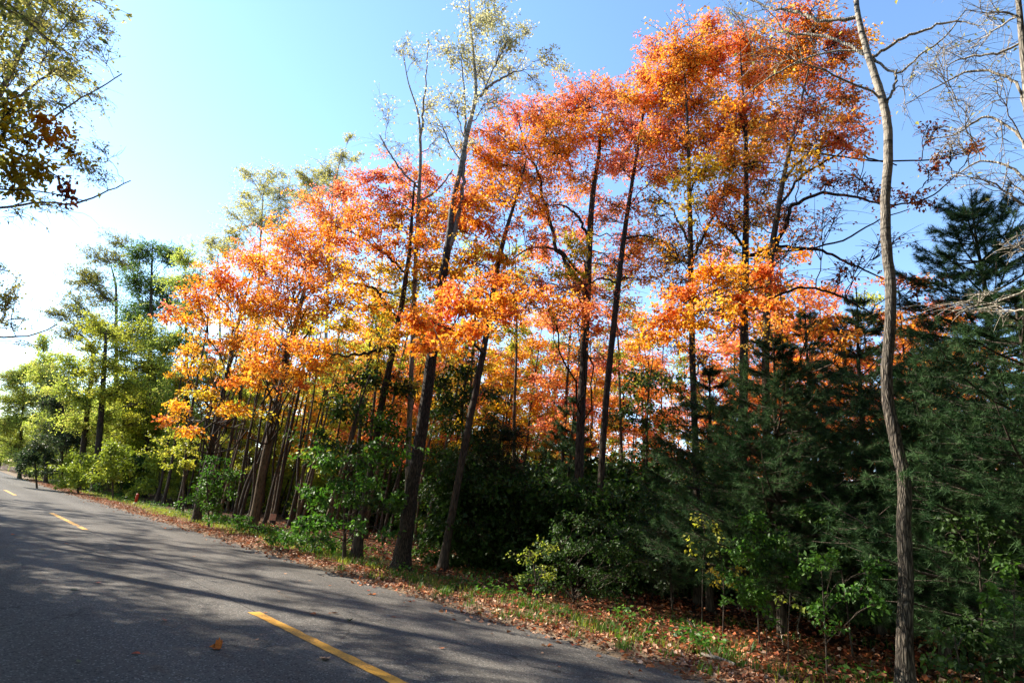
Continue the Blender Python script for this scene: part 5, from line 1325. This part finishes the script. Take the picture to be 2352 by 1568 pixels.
LM = [leaf_plain('dry_orange_leaf', (.42, .12, .025)), leaf_plain('dry_brown_leaf', (.26, .11, .06)), leaf_plain('dry_tan_leaf', (.46, .28, .17)), leaf_plain('dry_red_leaf', (.36, .07, .03)), leaf_plain('dull_green_leaf', (.10, .12, .05))]
CN = ['orange', 'brown', 'pale tan', 'red', 'dull green']
RL = [(494, 1488, .12, 0, 0, 'large folded orange leaf standing on edge in the shaded lane', 1.3), (311, 1502, .08, 3, 1, 'small curled reddish leaf on the shaded asphalt below the folded orange leaf', .7),
      (377, 1425, .09, 1, 1, 'brown leaf lying in a patch of half light on the near lane', .5), (225, 1338, .09, 3, 0, 'single reddish leaf alone in the deep shade of the near lane', .4), (168, 1354, .12, 4, 0, 'flat greenish leaf in the deep shade of the near lane', .2),
      (153, 1249, .11, 1, 1, 'brown leaf beyond the deep shade near the second yellow dash', .5), (748, 1513, .125, 2, 0, 'pale tan leaf lying across the long yellow dash', .3), (717, 1410, .09, 0, 0, 'orange leaf on the sunlit lane, first of three in a line', .5),
      (769, 1408, .09, 0, 1, 'orange-brown leaf on the sunlit lane, last of three in a line', .6), (757, 1409, .05, 1, 1, 'tiny leaf between the two orange leaves on the sunlit lane', .5), (804, 1426, .09, 4, 0, 'curled grey-green leaf on the sunlit lane below the three in a line', 1.0),
      (904, 1417, .07, 1, 1, 'small brown leaf in the thin shadow streak of the far lane', .5), (857, 1366, .10, 0, 0, 'bright orange leaf near the sandy road edge', .5), (846, 1356, .08, 3, 1, 'red leaf beside the bright orange leaf near the sandy edge', .4), (757, 1345, .06, 0, 1, 'small orange leaf on the lit far lane', .4),
      (880, 1360, .05, 2, 1, 'tiny tan leaf past the bright orange leaf near the road edge', .4), (1014, 1489, .07, 0, 1, 'faint amber leaf in the lit far lane beside a long shadow', .2), (1284, 1532, .05, 1, 1, 'tiny brown leaf near the foot of the sandy edge', .4), (1850 * .784 / .784 - 10, 1558, .07, 2, 1, 'curled tan leaf beside the sandy verge', .9),
      (1000, 1408, .06, 0, 1, 'little orange leaf close to the leafy verge', .4), (1085, 1380 + 40, .07, 1, 0, 'brown leaf half on the sandy edge', .4), (575, 1330, .07, 2, 1, 'pale leaf shining in the lit lane below the leafy verge', .4), (655, 1318, .07, 2, 0, 'pale leaf at the lit lane edge beneath the green young tree', .4),
      (640, 1358, .06, 2, 1, 'small pale leaf on a lit stripe between two shadow streaks', .4), (710, 1334, .06, 2, 1, 'speck of a pale leaf beyond the shadow streaks', .4), (30, 1228, .12, 0, 0, 'amber leaf far off in the near lane before the third yellow dash', .4), (100, 1262, .09, 4, 1, 'grey-green leaf far off in the near lane', .3),
      (446, 1278, .08, 1, 1, 'brown leaf on the lit lane beyond the seam', .4), (370, 1210, .10, 1, 0, 'dark leaf lying far off on the lit lane', .4), (610, 1407, .06, 0, 1, 'small amber leaf on the seam by the end of the long dash', .4), (590, 1469, .05, 2, 1, 'tiny tan leaf in half shade near the long dash', .4),
      (1245, 1500, .06, 2, 1, 'pale leaf in the last lit stripe of the far lane', .4), (1130, 1455, .05, 1, 1, 'tiny brown leaf by the shadowed sandy edge', .4), (345, 1262, .07, 1, 1, 'little dark leaf on a shadow streak past the second dash', .3), (180, 1520, .07, 4, 1, 'dull green scrap of leaf low in the shaded lane', .3), (950, 1380, .06, 3, 1, 'small red leaf among the leaves at the sandy edge', .4)]
rr_ = np.random.default_rng(3)
LMESH = {}
for i, (x, y, sz, mi, sh, lab, cup) in enumerate(RL):
    g = ground_pt(x, y)
    for _ in range(3):                       # onto the cambered surface
        zz = float(road_z(g[0])) if .1 < g[0] < 6.75 else 0.012
        dd = ray(x, y); g = CAM + dd * ((zz - CAMZ) / dd[2])
    o = mesh_obj('fallen_leaf', road_leaf_mesh('l', OUT if sh == 0 else OUT2, .5 * rr_.random(), cup), LM[mi], loc=(0, 0, 0))
    o.location = (g[0], g[1], g[2] + .006)
    o.rotation_euler = (rr_.uniform(-.12, .12), rr_.uniform(-.12, .12), rr_.random() * 6.28)
    if i == 0:
        o.rotation_euler = (.1, -.55, .9)
    o.scale = (sz,) * 3
    tag(o, lab, 'fallen leaf', 'leaves lying on the asphalt')

# ------------------------------------------------------------------ sticks, log, marker post, notice


def stick(name, lab, pts, ws, zs, m, twigs=(), dist_z=True):
    path, r = [], []
    for (x, y), w, z in zip(pts, ws, zs):
        d = ray(x, y); p = CAM + d * ((z - CAMZ) / d[2])
        path.append(p); r.append(w * .5 * depth(p) / F)
    q, rr2 = smooth_path(path, r, 16)
    q[1:-1] += rl.standard_normal((14, 3)) * .25 * rr2[1:-1, None]
    b = q[0].copy(); b[2] = 0
    parts = [tubes(q[None], rr2[None], 8)]
    for (i, off) in twigs:
        e = q[i] + np.array(off)
        parts.append(tubes(bez(q[i], q[i] + (e - q[i]) * .4 + .01, q[i] + (e - q[i]) * .7 - .01, e, 6), np.linspace(rr2[i] * .6, .002, 6)[None], 5))
    root = mesh_obj(name, [(V - b, Fc) for V, Fc in parts], m, smooth=True)
    root.location = b
    tag(root, lab, 'stick')
    return root


stick('fallen_stick', 'pale bare stick slanting up out of the litter in front of the yellow sapling', [(1622, 1471), (1605, 1452), (1592, 1437), (1578, 1423)], (5, 4, 4, 3), (.02, .12, .22, .30), DEADWOOD, [(8, (.12, .1, .06)), (11, (-.1, .05, .12))])
stick('fallen_stick', 'long thin pale stick lying behind the slanting bare stick', [(1622, 1464), (1590, 1452), (1565, 1438), (1546, 1427)], (4, 4, 3, 2), (.03, .06, .13, .22), DEADWOOD, [(5, (.1, .1, .12)), (9, (-.05, .12, -.05))])
stick('fallen_branch', 'short thick weathered log in the grass at the sandy verge', [(1612, 1500), (1640, 1510), (1665, 1516), (1688, 1526)], (6, 9, 9, 7), (.05, .055, .05, .045), DEADWOOD, [(6, (.05, .12, .1))])
stick('fallen_stick', 'bent grey stick standing in the shade beside the trailing shrub', [(1838, 1470), (1832, 1440), (1838, 1410), (1842, 1372)], (3, 3, 3, 2), (.02, .12, .26, .46), DEADWOOD, [(7, (-.12, .05, -.1))])
stick('fallen_stick', 'thin upright dead stem at the grassy edge below the fine-leaved shrub', [(1800, 1495), (1797, 1470), (1793, 1450), (1790, 1425)], (2.5, 2.5, 2, 2), (.0, .08, .16, .26), DEADWOOD)
for o in S.objects:
    if o.name.startswith('fallen_branch'):
        o['category'] = 'log'

b = P(310, ground_y(310, 38.4), 38.4); b[2] = 0
post = thing('marker_post', 'short red marker post with a white foot in the grass by the road bend', 'marker post', b)


def lathe(rz, s=14):
    rz = np.array(rz, float)
    a = np.arange(s) * 2 * math.pi / s
    V = np.stack([rz[:, None, 0] * np.cos(a), rz[:, None, 0] * np.sin(a), np.repeat(rz[:, 1:2], s, axis=1)], axis=-1).reshape(-1, 3)
    k = len(rz); i = np.arange(k - 1)[:, None]; q = np.arange(s)[None, :]
    Fc = np.stack([i * s + q, i * s + (q + 1) % s, (i + 1) * s + (q + 1) % s, (i + 1) * s + q], axis=-1).reshape(-1, 4)
    return V, Fc


mesh_obj('base', [lathe([(0, .0), (.10, 0), (.10, .05), (.075, .10), (.075, .12), (0, .12)])], WHITEPOST, post, smooth=False)
mesh_obj('shaft', [lathe([(0, .12), (.07, .12), (.07, .46), (.06, .49)])], REDPOST, post, smooth=False)
mesh_obj('cap', [lathe([(.062, .488), (.078, .49), (.078, .53), (.05, .57), (0, .58)])], REDPOST, post, smooth=False)

# notice on its own dark leaning trunk
px_tree('slender_maple', 'dark leaning trunk carrying the small pink notice', 'maple tree', 624, 29.0, [(630, 1185, 13), (642, 1120, 12), (660, 1020, 11), (682, 920, 9), (705, 800, 6), (725, 700, 3)],
        [(720, 720, 30, 25, None, .6, 'amber'), (700, 770, 35, 25, None, .6, 'yellow'), (735, 680, 30, 25, None, .6, 'orange')], 'amber', leaf=.13, bark=DARKBARK, split=False, lmin=4)
nb = P(627, 1187, 28.6)
nt_ = thing('notice_sign', 'small faded pink square notice fixed low on a dark leaning trunk', 'notice', nb)
hv = -np.array([nb[0], nb[1], 0]); hv /= np.linalg.norm(hv); sd = np.cross(hv, [0, 0, 1])


def plate(w, h, t, bev=.012):
    us = [(-w + bev, -h), (w - bev, -h), (w, -h + bev), (w, h - bev), (w - bev, h), (-w + bev, h), (-w, h - bev), (-w, -h + bev)]
    V = [sd * u + np.array([0, 0, v]) + hv * tt for tt in (0, t) for u, v in us]
    Fc = [(i, (i + 1) % 8, 8 + (i + 1) % 8, 8 + i) for i in range(8)]
    c0, c1 = len(V), len(V) + 1
    V += [np.zeros(3), hv * t]
    F3 = [(c0, (i + 1) % 8, i) for i in range(8)] + [(c1, 8 + i, 8 + (i + 1) % 8) for i in range(8)]
    return np.array(V), np.array(Fc), np.array(F3)


V, F4, F3 = plate(.125, .14, .012)
mesh_obj('panel', [(V, F4), (V, F3)], NOTICE, nt_)
V, F4, F3 = plate(.014, .014, .02, .005)
for dz in (.11, -.11):
    mesh_obj('nail', [(V + np.array([0, 0, dz]), F4), (V + np.array([0, 0, dz]), F3)], STEEL, nt_)
